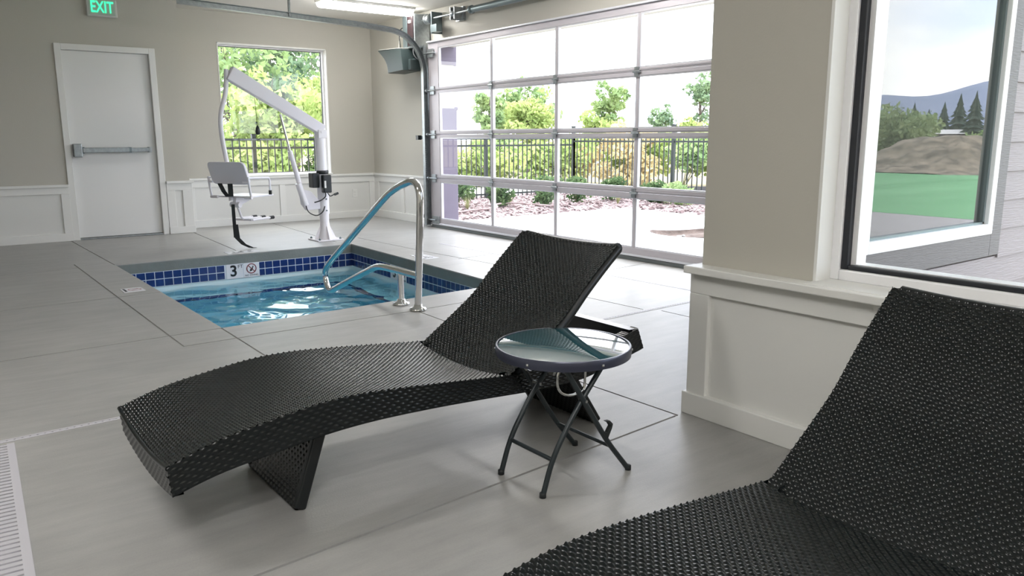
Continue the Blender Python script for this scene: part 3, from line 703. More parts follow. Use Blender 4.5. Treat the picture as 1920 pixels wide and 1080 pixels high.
# handrail
hr = empty('pool_handrail', (2.64, 4.54, 0), 'polished steel pool handrail on the near coping', 'handrail')
pts = fillet([(2.64, 4.545, 0), (2.64, 4.50, .5), (2.64, 4.475, .90), (2.64, 4.86, .80), (2.64, 5.93, .165), (2.64, 6.08, .06), (2.64, 6.0, -.105), (2.64, 5.62, .045), (2.64, 5.12, .228), (2.64, 4.98, .236), (2.64, 4.51, .236)], .17, 9)
MB().tube(pts, .0242, 20).build('bent_rail', M['chrome'], hr)
MB().tube([(2.64, 4.775, 0), (2.64, 4.775, .225)], .0225, 18).build('short_post', M['chrome'], hr)
for y in (4.545, 4.775): MB().lathe((2.64, y, 0), [(.02, .001), (.058, .001), (.060, .008), (.052, .018), (.030, .024), (.0285, .04), (.02, .04)], 28).build('escutcheon', M['chrome'], hr)

# ------------------------------------------------------------------ pool lift
lf = empty('pool_lift', (3.70, 8.46, 0), 'white pool lift with hanging chair in front of picture window', 'pool lift')
yl = 8.46; xc = 3.715
g = MB(); g.box(xc - .15, xc + .16, yl - .15, yl + .15, .001, .014); g.build('base_plate', M['liftw'], lf, bevel=.003)
for a in (-.12, .13):
    for b in (-.12, .12): MB().lathe((xc + a, yl + b, .014), [(.002, 0), (.013, 0), (.013, .012), (.006, .016), (.006, .022), (.001, .022)], 10).build('bolt', M['galvd'], lf)
g = MB(); g.tube([(xc, yl, .014), (xc - .002, yl, .50)], .052, 20); g.build('column_socket', M['liftw'], lf)
g = MB()
for dx, dy in ((1, 0), (-1, 0), (0, 1), (0, -1)):
    g.prism([(xc + dx * .045 + dy * .004, yl + dy * .045 - dx * .004, .19), (xc + dx * .13 + dy * .004, yl + dy * .13 - dx * .004, .014), (xc + dx * .045 + dy * .004, yl + dy * .045 - dx * .004, .014)], (-dy * .008, dx * .008, 0))
g.lathe((xc, yl, .014), [(.085, 0), (.06, .10), (.053, .18)], 20); g.build('gusset', M['liftw'], lf)
g = MB(); g.tube([(xc - .002, yl, .30), (xc - .004, yl, .72)], .062, 22); g.tube([(xc - .004, yl, .60), (xc - .012, yl, 1.235)], .058, 22); g.build('column', M['liftw'], lf)
for zz in (.34, .47): MB().lathe((xc + .005, yl - .060, zz), [(.001, -.008), (.008, -.008), (.008, .004), (.001, .004)], 10, 'y').build('set_screw', M['galvd'], lf)
# arm: tapered box beam
def beam(p, q, h0, h1, wd):
    p, q = Vector(p), Vector(q); d = (q - p).normalized(); n = d.cross(Vector((0, 1, 0))).normalized()
    if n.z < 0: n = -n
    return [p - n * h0 / 2, q - n * h1 / 2, q + n * h1 / 2, p + n * h0 / 2], (0, wd, 0)
pl, v = beam((xc + .02, yl - .05, 1.235), (2.74, yl - .05, 1.815), .115, .15, .10)
MB().prism(pl, v).build('arm', M['liftp'], lf, bevel=.008)
g = MB(); g.box(xc - .05, xc + .05, yl - .062, yl + .062, 1.15, 1.24); g.tube([(xc - .01, yl - .07, 1.215), (xc - .01, yl + .07, 1.215)], .012, 10); g.build('arm_pivot', M['liftw'], lf, bevel=.004)
# actuator
MB().tube([(3.262, yl, 1.405), (3.35, yl, 1.00)], .013, 12).build('actuator_rod', M['chrome'], lf)
g = MB(); g.tube([(3.348, yl, 1.01), (3.47, yl, .52)], .027, 16); g.build('actuator_tube', M['liftw'], lf)
g = MB(); g.tube([(3.415, yl - .02, .655), (3.49, yl - .02, .41)], .034, 16); g.build('motor_tube', M['liftw'], lf)
g = MB(); g.prism([(3.43, yl - .03, .60), (3.56, yl - .03, .56), (3.68, yl - .03, .42), (3.68, yl - .03, .36), (3.50, yl - .03, .35), (3.45, yl - .03, .42)], (0, .06, 0)); g.build('motor_bracket', M['liftp'], lf, bevel=.006)
MB().tube(fillet([(3.486, yl - .03, .42), (3.50, yl - .05, .33), (3.60, yl - .06, .28), (3.68, yl - .06, .33), (3.70, yl - .06, .39)], .06), .006, 8).build('motor_cable', M['rubber'], lf)
# control box + battery
cb = B(xc - .055, xc + .045, yl - .145, yl - .072, .545, .745).build('control_box', M['black'], lf, bevel=.012, label='black control box')
B(xc - .045, xc - .025, yl - .149, yl - .144, .60, .68).build('label_strip', M['paper'], cb)
B(xc - .145, xc - .065, yl - .06, yl + .06, .60, .765).build('battery', M['black'], lf, bevel=.008, label='dark battery pack')
MB().lathe((xc, yl, .77), [(.060, -.02), (.068, -.02), (.068, .02), (.060, .02)], 22).build('clamp_band', M['black'], lf)
g = MB(); g.tube(fillet([(xc - .02, yl - .11, .55), (xc - .02, yl - .11, .50), (xc - .08, yl - .11, .46), (xc - .15, yl - .09, .44)], .03), .007, 8); g.tube(fillet([(xc, yl - .11, .55), (xc + .03, yl - .11, .50), (xc + .09, yl - .11, .525)], .02), .006, 8); g.tube([(xc + .085, yl - .11, .52), (xc + .13, yl - .11, .535)], .015, 10); g.build('control_cable', M['black'], lf)
# mast that carries the chair
mp = fillet([(2.715, yl, 1.85), (2.70, yl, 1.62), (2.615, yl, 1.38), (2.625, yl, 1.12), (2.665, yl, .86), (2.675, yl, .50)], .12, 6)
MB().tube(mp, .024, 14).build('mast', M['liftw'], lf)
# chair, turned towards the window and right
ch = math.radians(30); fv = Vector((math.cos(ch), math.sin(ch), 0)); pv = Vector((-math.sin(ch), math.cos(ch), 0)); o0 = Vector((2.665, 8.42, 0))
def cp(a, b, z): return o0 + fv * a + pv * b + Vector((0, 0, z))
def rounded(w, h, r, n=5):
    out = []
    for cx, cy, a0 in ((w - r, h - r, 0), (-w + r, h - r, 90), (-w + r, -h + r, 180), (w - r, -h + r, 270)):
        for k in range(n + 1): a = math.radians(a0 + 90 * k / n); out.append((cx + r * math.cos(a), cy + r * math.sin(a)))
    return out
g = MB(); g.prism([cp(-.03 - .04 * (q / .12), p, .79 + q) for p, q in rounded(.245, .118, .05)], fv * .035); g.build('chair_back', M['liftp'], lf, bevel=.006)
g = MB(); g.prism([cp(.22 + p, q, .535) for p, q in rounded(.21, .225, .05)], (0, 0, .016)); g.build('seat', M['liftp'], lf, bevel=.004)
g = MB(); g.prism([cp(.05, -.02, .534), cp(.38, -.02, .534), cp(.10, -.02, .44), cp(.03, -.02, .44)], pv * .04); g.tube([cp(.06, -.06, .455), cp(.06, .06, .455)], .03, 12); g.build('seat_bracket', M['liftw'], lf)
for sgn in (-1, 1):
    b0 = sgn * .265
    ar = MB().tube(fillet([cp(.00, b0, .545), cp(-.02, b0, .66), cp(-.03, b0, .755)], .03), .012, 10)
    ar.tube(fillet([cp(-.03, b0, .745), cp(.30, b0, .735), cp(.30, b0, .58)], .04), .012, 10)
    ar.tube([cp(-.04, sgn * .2, .70), cp(-.03, b0, .70)], .010, 8); ar.tube([cp(0, sgn * .18, .54), cp(0, b0 + sgn * .01, .54)], .016, 10)
    a = ar.build('armrest', M['liftw'], lf); MB().tube([cp(.30, b0, .60), cp(.30, b0, .555)], .017, 10).build('grip', M['rubber'], a)
fr = MB(); fr.tube(fillet([cp(.08, .0, .45), cp(.14, .0, .29), cp(.48, .0, .285)], .05), .013, 10); fr.tube([cp(.16, -.12, .287), cp(.16, .12, .287)], .013, 10)
for s in (-1, 1): fr.tube([cp(.16, s * .12, .287), cp(.47, s * .12, .287)], .013, 10)
fr = fr.build('footrest', M['liftw'], lf)
for b in (-.12, 0, .12): MB().tube([cp(.44, b, .287), cp(.50, b, .287)], .019, 10).build('foot_pad', M['rubber'], fr)
g = MB(); 
def ribbon(g, pts, w, side):
    pts = [Vector(p) for p in pts]; side = Vector(side).normalized() * w / 2; nrm = Vector((0, 0, 0))
    vs = []
    for i, p in enumerate(pts):
        t = (pts[min(i + 1, len(pts) - 1)] - pts[max(i - 1, 0)]).normalized(); nn = t.cross(side).normalized() * .002
        vs += [p - side - nn, p + side - nn, p + side + nn, p - side + nn]
    fs = [(i * 4 + k, i * 4 + (k + 1) % 4, i * 4 + 4 + (k + 1) % 4, i * 4 + 4 + k) for i in range(len(pts) - 1) for k in range(4)] + [(0, 1, 2, 3), tuple(len(vs) - 4 + k for k in range(4))]
    g.add(vs, fs)
sd = (.96, -.28, 0)
ribbon(g, [cp(-.05, .10, .685), cp(-.05, .05, .60), cp(-.06, -.01, .55)], .045, sd); ribbon(g, [cp(-.06, -.05, .685), cp(-.06, -.05, .55)], .05, sd)
g.build('shoulder_strap', M['strap'], lf)
g = MB(); ribbon(g, [cp(-.05, -.06, .47), cp(-.055, -.065, .30), cp(-.055, -.07, .12)], .035, sd); ribbon(g, [cp(-.06, -.085, .26), cp(-.06, -.10, .115), cp(-.03, -.15, .05), cp(.02, -.20, .012), cp(.05, -.22, .006)], .05, sd)
g.build('hanging_strap', M['strap'], lf)
g = MB(); g.tube([(2.99, yl, 1.60), (3.005, yl, 1.28)], .0022, 6); g.lathe((3.005, yl, 1.23), [(.004, -.045), (.022, -.04), (.027, -.01), (.018, .03), (.005, .055)], 14); o = g.build('hand_control', M['black'], lf); o['label'] = 'black hand control on a thin cord'

# ------------------------------------------------------------------ wicker loungers
LX, LY = 1.40, 2.45
lg = empty('sun_lounger', (LX, LY, 0), 'black woven wicker lounger beside the pool, behind the round table', 'sun lounger', 'black wicker sun loungers')
topc = catmull([(.457, .278), (.53, .303), (.612, .325), (.735, .345), (.9, .366), (1.04, .369), (1.19, .359), (1.375, .342), (1.576, .322), (1.72, .317), (1.90, .323), (2.08, .350), (2.262, .392)], 14)
botc = catmull([(.465, .190), (.54, .211), (.62, .228), (.76, .246), (.911, .263), (1.073, .270), (1.269, .266), (1.484, .255), (1.72, .240), (1.90, .236), (2.034, .250), (2.296, .306)], 14)
HW = .305
def resample(c, step):
    s = np.concatenate([[0], np.cumsum(np.linalg.norm(np.diff(c, axis=0), axis=1))]); n = int(s[-1] / step) + 1
    ss = np.arange(n + 1) * (s[-1] / n); return np.stack([np.interp(ss, s, c[:, k]) for k in range(c.shape[1])], 1), ss
PS, PT, AMP = .0106, .0105, .0042
def weave(n, m, amp=AMP, along=3):             # height of a woven surface sampled on an n x m grid: 4 rows per strand, strands run along m
    i, j = np.meshgrid(np.arange(n), np.arange(m), indexing='ij')
    return amp * np.sin(PI * (i % 4) / 4) ** 1.4 * (.04 + .96 * (.5 + .5 * np.cos(PI * j / along + PI * (i // 4))) ** 1.7)
def curve_pts(c, s0, s1, step):
    r, s = resample(c, .004); k = (r[:, 0] >= s0) & (r[:, 0] <= s1); rr, ss = resample(r[k], step); return rr, ss
# seat
def sheet(profile, ss, hw, sag, flip=False, edge_drop=0.0, tstep=PT / 3, ps=PS, pt=PT, amp=AMP):
    nt_ = int(2 * hw / tstep); T = np.linspace(-hw, hw, nt_ + 1); n = len(profile)
    tg = np.gradient(profile, axis=0); tg /= np.linalg.norm(tg, axis=1)[:, None]; nm = np.stack([-tg[:, 1], tg[:, 0]], 1)
    if flip: nm = -nm
    sg = sag * (1 - (T / hw) ** 2)
    S2, T2 = np.meshgrid(ss, T, indexing='ij'); h = weave(n, nt_ + 1, amp)
    off = h - sg[None, :]
    P = np.zeros((n, nt_ + 1, 3)); P[..., 0] = profile[:, 0:1] + nm[:, 0:1] * off; P[..., 2] = profile[:, 1:2] + nm[:, 1:2] * off; P[..., 1] = LY + T2
    return P, nm
pr, ss = curve_pts(topc, .457, 1.60, PS / 4)
P, nm = sheet(pr, ss, HW, .026)
g = MB(); g.grid(P)
# under side of the seat panel
Pb = P[::12, ::6].copy(); Pb[..., 2] -= .03; g.grid(Pb[::1])
seat = g.build('seat', M['wicker'], lg)
# front roll: woven apron at the foot end, sagging with the seat
zz = np.linspace(0, 1, 33); T = np.linspace(-HW, HW, int(2 * HW / (PT / 3)) + 1)
S2, T2 = np.meshgrid(zz * .086, T, indexing='ij'); sg = .026 * (1 - (T2 / HW) ** 2)
h = weave(len(zz), len(T), .003, 5)
P = np.stack([.457 + .008 * zz[:, None] - h + 0 * T2, LY + T2, .278 - .086 * zz[:, None] - sg], 2)
g = MB(); g.grid(P); Q = P[::8, ::6].copy(); Q[..., 0] += .03; g.grid(Q); g.grid(np.stack([P[-1, ::6], Q[-1]], 0)); g.tube([(.4595, LY + t, .2755 - .026 * (1 - (t / HW) ** 2)) for t in np.linspace(-HW, HW, 41)], .0075, 10); g.build('foot_apron', M['wicker'], lg)
# side rails
rt, st = resample(topc, .0042)
for sg_ in (-1, 1):
    yo = LY + sg_ * HW; yi = LY + sg_ * (HW - .045)
    xb = np.interp(np.linspace(0, 1, len(rt)), np.linspace(0, 1, len(botc)), np.arange(len(botc)))
    # bottom point facing every top point
    fr_ = np.linspace(0, 1, len(rt)); rb_, _ = resample(botc, .0042); bx = np.interp(fr_, np.linspace(0, 1, len(rb_)), rb_[:, 0]); bz = np.interp(fr_, np.linspace(0, 1, len(rb_)), rb_[:, 1])
    zz = np.linspace(0, 1, 37); Zg, Fg = np.meshgrid(zz, np.arange(len(rt)), indexing='ij')
    X = rt[:, 0][None, :] * (1 - Zg) + bx[None, :] * Zg; Zc = rt[:, 1][None, :] * (1 - Zg) + bz[None, :] * Zg
    h = weave(*Zg.shape, .0030, 4)
    g = MB(); g.grid(np.stack([X, np.full_like(X, yo) + sg_ * (h - .001), Zc], 2))
    # inner face, bottom and top
    k = slice(None, None, 6)
    top_o = np.stack([rt[k, 0], np.full(len(rt[k]), yo), rt[k, 1]], 1); top_i = top_o.copy(); top_i[:, 1] = yi; top_i[:, 2] -= np.where(top_i[:, 0] < 1.60, .022, 0)
    bot_o = np.stack([bx[k], np.full(len(bx[k]), yo), bz[k]], 1); bot_i = bot_o.copy(); bot_i[:, 1] = yi
    g.grid(np.stack([top_i, bot_i], 0), False); g.grid(np.stack([bot_i, bot_o], 0), False)
    # wrapped top of the rail behind the seat
    r2, s2 = curve_pts(topc, 1.625, 2.262, .0115 / 4)
    tt = np.linspace(0, 1, 7); S3, T3 = np.meshgrid(s2, tt, indexing='ij'); h3 = .0035 * np.sin(PI * ((S3 / .0145) % 1)) ** .7
    g.grid(np.stack([r2[:, 0:1] + 0 * T3, yo + (yi - yo) * T3, r2[:, 1:2] + h3 * np.sin(PI * np.clip(T3, .08, .92)) ** .3], 2))
    g.add([top_o[-1], top_i[-1], bot_i[-1], bot_o[-1]], [(0, 1, 2, 3)]); g.add([top_o[0], top_i[0], bot_i[0], bot_o[0]], [(0, 1, 2, 3)])
    g.build('side_rail', M['wicker'], lg)
# head cross rail
T = np.linspace(-HW + .01, HW - .01, 170); zz = np.linspace(0, 1, 29); S2, T2 = np.meshgrid(zz * .086, T, indexing='ij'); h = weave(len(zz), len(T), .003, 5)
P = np.stack([2.264 + .034 * zz[:, None] + h, LY + T2, .392 - .086 * zz[:, None] + 0 * T2], 2); g = MB(); g.grid(P); Q = P[::7, ::13].copy(); Q[..., 0] -= .045; g.grid(Q); g.grid(np.stack([P[0, ::13], Q[0]], 0)); g.grid(np.stack([P[-1, ::13], Q[-1]], 0)); g.build('head_rail', M['wicker'], lg)
# backrest
bc = catmull([(1.588, .296), (1.65, .338), (1.73, .392), (1.80, .440), (1.88, .500), (1.97, .590), (2.06, .672), (2.142, .742)], 12)
pr, ss = resample(bc, PS / 4)
HB = .300
P, nm = sheet(pr, ss, HB, .022)
bk = MB(); bk.grid(P); bk = bk.build('backrest', M['wicker'], lg)
g = MB()                                       # rear panel and thick borders
pq, sq = resample(bc, .02); tg = np.gradient(pq, axis=0); tg /= np.linalg.norm(tg, axis=1)[:, None]; nb = np.stack([-tg[:, 1], tg[:, 0]], 1)
T = np.linspace(-HB + .017, HB - .017, 25)
rear = np.zeros((len(pq), 25, 3)); rear[..., 0] = (pq - nb * .042)[:, 0:1]; rear[..., 2] = (pq - nb * .042)[:, 1:2]; rear[..., 1] = LY + T[None, :]
offr = -.022 * (1 - (T / HB) ** 2); rear[..., 0] += nb[:, 0:1] * offr[None, :]; rear[..., 2] += nb[:, 1:2] * offr[None, :]
g.grid(rear); bp_ = g.build('rear_panel', M['wicker'], bk)
g = MB()
for sg_ in (-1, 1):
    pts = [(p[0] - n[0] * .0225, LY + sg_ * (HB - .017), p[1] - n[1] * .0225) for p, n in zip(pq, nb)]
    g.tube(pts, .0205, 12)
for e_, rr in ((0, .012), (-1, .0235)):
    g.tube([(pq[e_][0] - nb[e_][0] * (.021 + .022 * (1 - (t / HB) ** 2)), LY + t, pq[e_][1] - nb[e_][1] * (.021 + .022 * (1 - (t / HB) ** 2))) for t in np.linspace(-HB + .017, HB - .017, 21)], rr, 12)
g.build('border', M['wickerb'], bk, angle=50)
# support strut under the backrest
g = MB(); g.tube([(1.98, LY - .2, .545), (1.80, LY - .2, .28)], .011, 10); g.tube([(1.98, LY + .2, .545), (1.80, LY + .2, .28)], .011, 10); g.tube([(1.80, LY - .27, .28), (1.80, LY + .27, .28)], .011, 10); g.build('support_strut', M['galvd'], lg)
# slab legs with a notch between two feet
legs = []
for xt, zt_, xb in ((.940, .266, .850), (1.965, .252, 2.13)):
    L = math.hypot(xb - xt, zt_); dx = (xb - xt) / L; dz = -zt_ / L; nx, nz = -dz, dx
    if (xb - xt) * nx < 0: nx, nz = -nx, -nz
    T = np.linspace(-.212, .212, 103); lim = L + 0 * T
    vv = np.linspace(0, 1, 73); Vg, Tg = np.meshgrid(vv, T, indexing='ij'); D_ = Vg * lim[None, :]
    g = MB()
    for side in (1, -1):
        o_ = side * (weave(*Vg.shape, .0036) + .013)
        g.grid(np.stack([xt + dx * D_ + nx * o_, LY + Tg, zt_ + dz * D_ + nz * o_], 2))
    lb_ = np.stack([xt + dx * lim, LY + T, zt_ + dz * lim], 1)
    off = np.array([nx, 0, nz]) * .013
    g.grid(np.stack([lb_ - off, lb_ + off], 0), False)
    leg = g.build('leg', M['wicker'], lg)
    for sg_ in (-1, 1): MB().obox((xt + dx * L * .495, LY + sg_ * .212, zt_ + dz * L * .495), (dx, 0, dz), (0, 1, 0), (nx, 0, nz), L * .485, .013, .019).build('leg_border', M['wickerb'], leg, bevel=.006)

lg2 = copy_tree(lg)
lg2.location = (LX - .022, LY - 1.688, 0)
lg2['label'] = 'black woven wicker lounger in the right foreground below the right window'

# ------------------------------------------------------------------ round side table
tb = empty('side_table', (1.715, 1.97, 0), 'round folding side table with mirror dark glass top', 'table')
tc = (1.715, 1.975); RT = .232; ZT = .455
g = MB(); g.lathe((*tc, 0), [(RT - .012, ZT - .030), (RT, ZT - .030), (RT + .002, ZT - .004), (RT, ZT), (RT - .006, ZT + .001), (RT - .008, ZT - .003)], 72); 
rim = MB(); seg = 80; prf = [(RT - .010, ZT - .032), (RT, ZT - .032), (RT + .0015, ZT - .018), (RT + .0015, ZT - .003), (RT - .001, ZT + .001), (RT - .006, ZT + .001), (RT - .0085, ZT - .003), (RT - .010, ZT - .032)]
PP = np.array([[(tc[0] + r * math.cos(2 * PI * k / seg), tc[1] + r * math.sin(2 * PI * k / seg), z) for (r, z) in prf] for k in range(seg)])
rim.grid(PP, True, closed_u=True); rim.build('rim', M['tablerim'], tb, angle=40)
gp = [(.001, ZT - .012), (RT - .0085, ZT - .012)] + [((RT - .0085) * q, ZT - .004 + .008 * (1 - q * q)) for q in np.linspace(1, .005, 26)]
gt = MB(); gt.lathe((*tc, 0), gp, 90)
gt.v = [(x, y, z + ((x - tc[0]) * .6 + (y - tc[1]) * .8) * .022) for x, y, z in gt.v]
gt.build('glass_top', M['tglass'], tb, angle=40)
for a in (-98, -40, 20, 140, 200): MB().lathe((tc[0] + (RT + .002) * math.cos(math.radians(a)), tc[1] + (RT + .002) * math.sin(math.radians(a)), ZT - .018), [(.0005, -.004), (.0045, -.003), (.0045, .003), (.0005, .004)], 10).build('rivet', M['zinc'], tb)
rl = .0092
def legs2(name, ys, path):
    for y in ys:
        MB().tube(fillet([(x, y, z) for x, z in path], .06), rl, 12).build(name, M['tablemetal'], tb)
legs2('leg', (1.838, 2.066), [(1.515, .004), (1.555, .125), (1.648, .262), (1.80, .452 - .02)])
legs2('leg', (1.826, 2.106), [(1.893, .004), (1.79, .128), (1.59, .430)])
for x, y in ((1.515, 1.838), (1.515, 2.066), (1.893, 1.826), (1.893, 2.106)): MB().lathe((x, y, 0), [(.004, .0005), (.0112, .0005), (.0112, .016), (.009, .018), (.004, .018)], 12).build('foot_cap', M['rubber'], tb)
MB().tube([(1.557, 1.838, .118), (1.557, 2.066, .118)], .0075, 10).build('stretcher', M['tablemetal'], tb)
MB().tube([(1.806, 1.826, .108), (1.806, 2.106, .108)], .0065, 10).build('stretcher', M['tablemetal'], tb)
MB().tube([(1.80, 1.838, .432), (1.80, 2.066, .432)], .008, 10).build('top_bar', M['tablemetal'], tb)
MB().tube([(1.59, 1.826, .428), (1.59, 2.106, .428)], .008, 10).build('top_bar', M['tablemetal'], tb)
for y0_, y1_ in ((1.822, 1.846), (2.062, 2.110)): MB().tube([(1.682, y0_ - .006, .297), (1.682, y1_ + .006, .297)], .005, 10).build('pivot_pin', M['zinc'], tb)
MB().tube(fillet([(1.69, 1.94, .43), (1.656, 1.94, .345), (1.672, 1.945, .298), (1.725, 1.95, .270), (1.80, 1.955, .278), (1.80, 1.955, .43)], .03), .0045, 10).build('bent_wire', M['chrome'], tb, label='bright bent wire stay')
g = MB(); g.prism([(1.776, 1.817, .142), (1.757, 1.817, .168), (1.765, 1.817, .174), (1.781, 1.817, .166), (1.796, 1.817, .186), (1.788, 1.817, .198), (1.772, 1.817, .208), (1.792, 1.817, .207), (1.807, 1.817, .192), (1.803, 1.817, .177), (1.786, 1.817, .146)], (0, .016, 0)); g.build('latch_hook', M['rubber'], tb, bevel=.002)
g = MB(); g.obox((1.752, 2.066, .335), (.6, 0, .8), (0, 1, 0), (-.8, 0, .6), .022, .013, .006); g.build('sliding_bracket', M['zinc'], tb, bevel=.002); g = MB(); g.obox((1.640, 2.106, .36), (-.65, 0, .76), (0, 1, 0), (.76, 0, .65), .02, .013, .006); g.build('sliding_bracket', M['zinc'], tb, bevel=.002)

# ------------------------------------------------------------------ outdoors
def struct(o, label, cat, kind='structure'): return tag(o, label, cat, kind=kind)
g = MB(); g.box(-260, -2.8, -480, 300, -.6, -.075); g.box(9.45, 700, -480, 300, -.6, -.075); g.box(XK + .2, 9.45, -480, 2.2, -.6, -.075); g.box(XK + .2, 9.45, 9.40, 300, -.6, -.075); g.box(-2.8, XK + .2, YK + .2, 300, -.6, -.075); g.box(-2.8, XW + .2, -480, -3.3, -.6, -.075); g.box(XW + .2, XK + .2, -480, YE0, -.6, -.075)
gnd = g.build('ground', M['field']); struct(gnd, 'dry tan field around the building', 'ground')
pt = B(XK + .201, 9.45, 2.2, 9.40, -.22, -.015).build('patio', M['patio'])
cutc = [MB().lathe((7.78, 6.38, -.1), [(.01, -.3), (.62, -.3), (.62, .3), (.01, .3)], 48).build('cutter', M['patio'])]
for p, q in (((5.6, 5.35), (9.5, 5.35)), ((5.6, 7.75), (9.5, 7.75)), ((7.45, 7.75), (7.45, 9.5))): cutc.append(MB().strip(p, q, .012, -.03, .02).build('cutter', M['joint']))
boolean_cut(pt, cutc); struct(pt, 'sunlit pale concrete patio outside the overhead door', 'patio')
P = np.zeros((25, 49, 3)); rr = np.linspace(0, .615, 25); aa = np.linspace(0, 2 * PI, 49)
RR, AA = np.meshgrid(rr, aa, indexing='ij'); P[..., 0] = 7.78 + RR * np.cos(AA); P[..., 1] = 6.38 + RR * np.sin(AA); P[..., 2] = -.105 + .078 * (RR / .615) ** 10 + .03 * np.sin(AA * 3 + 1) * RR + .02 * np.cos(RR * 14 + AA)
g = MB().grid(P); so = g.build('tree_well_soil', M['soil']); tag(so, 'bare brown soil in the round tree well of the patio', 'soil', kind='stuff')
for k in range(9):
    a, r_ = R.uniform(0, 6.28), R.uniform(.2, .55); s = R.uniform(.018, .04); bm = bmesh.new(); bmesh.ops.create_icosphere(bm, subdivisions=2, radius=s)
    for v in bm.verts: v.co *= R.uniform(.8, 1.15); v.co.z *= .65
    me = bpy.data.meshes.new('rock'); bm.to_mesh(me); bm.free(); me.materials.append(M['stone']); o = bpy.data.objects.new('rock', me); COL.objects.link(o); o.location = (7.78 + r_ * math.cos(a), 6.38 + r_ * math.sin(a), -.088)
    tag(o, 'small grey rock on the soil of the round tree well', 'rock', 'rocks in the tree well')
gy = MB(); gy.prism([(1.5, 12.55, -.074), (11.25, 12.55, -.074), (11.25, 2.0, -.074), (16.5, 2.0, -.074), (16.5, 11.0, -.074), (13.5, 15.4, -.074), (9, 17, -.074), (1.5, 17.5, -.074)], (0, 0, .012)); struct(gy.build('gravel_yard', M['yard']), 'bright bare gravelly ground behind the black metal fence', 'ground')
# mulch bed
def terrain(x0, x1, y0, y1, n, m, zf):
    X, Y = np.meshgrid(np.linspace(x0, x1, n), np.linspace(y0, y1, m), indexing='ij'); return np.stack([X, Y, zf(X, Y)], 2)
def zmul(X, Y):
    e1_ = np.clip((Y - 9.40) / .4, 0, 1); e2_ = np.clip((X - 9.45) / .4, 0, 1)
    return -.055 + .10 * np.maximum(e1_, e2_) + .018 * np.sin(X * 7) * np.cos(Y * 6) + .008 * np.sin(X * 31 + Y * 17)
g = MB(); g.grid(terrain(5.72, 11.2, 9.36, 12.6, 120, 70, zmul)); g.grid(terrain(2.0, 5.72, 10.9, 12.6, 60, 40, zmul)); g.grid(terrain(9.42, 11.2, 2.2, 9.36, 40, 130, zmul)); mb_ = g.build('mulch_bed', M['mulch']); tag(mb_, 'pinkish brown bark mulch bed along the patio edge', 'mulch', kind='stuff')
g = MB()
for k in range(5200):
    if R.random() < .72: x, y = R.uniform(5.8, 11.0), R.uniform(9.42, 12.3)
    else: x, y = R.uniform(9.47, 11.0), R.uniform(5.0, 9.4)
    z = float(zmul(np.array(x), np.array(y))) + .008; L = R.uniform(.015, .045); a = R.uniform(0, 6.28); tl = R.uniform(-.5, .5)
    dxy = Vector((math.cos(a), math.sin(a), tl)); g.obox((x, y, z), dxy, Vector((-math.sin(a), math.cos(a), R.uniform(-.4, .4))), (0, 0, 1), L, L * .4, .005)
tag(g.build('bark_chips', M['chip']), 'loose bark chips scattered over the mulch bed', 'bark', kind='stuff')
# irrigation hose
g = MB(); g.tube(catmull([(6.2, 9.75, .05), (6.7, 9.85, .07), (7.1, 9.78, .09), (7.35, 10.1, .11), (7.75, 10.15, .11), (8.05, 9.8, .08), (8.3, 9.72, .06)], 8), .014, 8); tag(g.build('garden_hose', M['chip']), 'pale hose lying in a curve on the mulch', 'hose')

# leaves
def leaf_points(n, blobs, shell=.55):
    w = np.array([b[3] * b[4] * b[5] for b in blobs]); w = w / w.sum(); which = NR.choice(len(blobs), n, p=w); bl = np.array(blobs)[which]
    d = NR.normal(size=(n, 3)); d /= np.linalg.norm(d, axis=1)[:, None]; r = NR.uniform(shell ** 3, 1, n) ** (1 / 3)
    return bl[:, :3] + d * r[:, None] * bl[:, 3:6]
def leaf_mesh(P, size, jit=.4, up=0.0, aspect=.55):
    n = len(P); a = NR.normal(size=(n, 3)); a[:, 2] += up; a /= np.linalg.norm(a, axis=1)[:, None]
    b = np.cross(a, NR.normal(size=(n, 3))); b /= np.linalg.norm(b, axis=1)[:, None]; c = np.cross(a, b)
    s = size * NR.uniform(1 - jit, 1 + jit, n)[:, None]
    V = np.stack([P - a * s, P + b * s * aspect + c * s * .15, P + a * s, P - b * s * aspect + c * s * .15], 1).reshape(-1, 3)
    return V
class Leafy(MB):
    def leaves(s, P, size, **k):
        V = leaf_mesh(P, size, **k); b = len(s.v); s.v += [tuple(p) for p in V.tolist()]; n = len(P)
        s.f += [(b + 4 * i, b + 4 * i + 1, b + 4 * i + 2, b + 4 * i + 3) for i in range(n)]; s.sm += [False] * n; return s
def clumps(c, rx, ry, rz, n, r):               # blobs scattered inside an ellipsoid
    out = []
    for k in range(n):
        d = NR.normal(size=3); d /= np.linalg.norm(d); q = NR.uniform(.25, .95)
        rr_ = r * NR.uniform(.6, 1.25); out.append((c[0] + d[0] * rx * q, c[1] + d[1] * ry * q, c[2] + d[2] * rz * q, rr_, rr_, rr_ * .8))
    return out
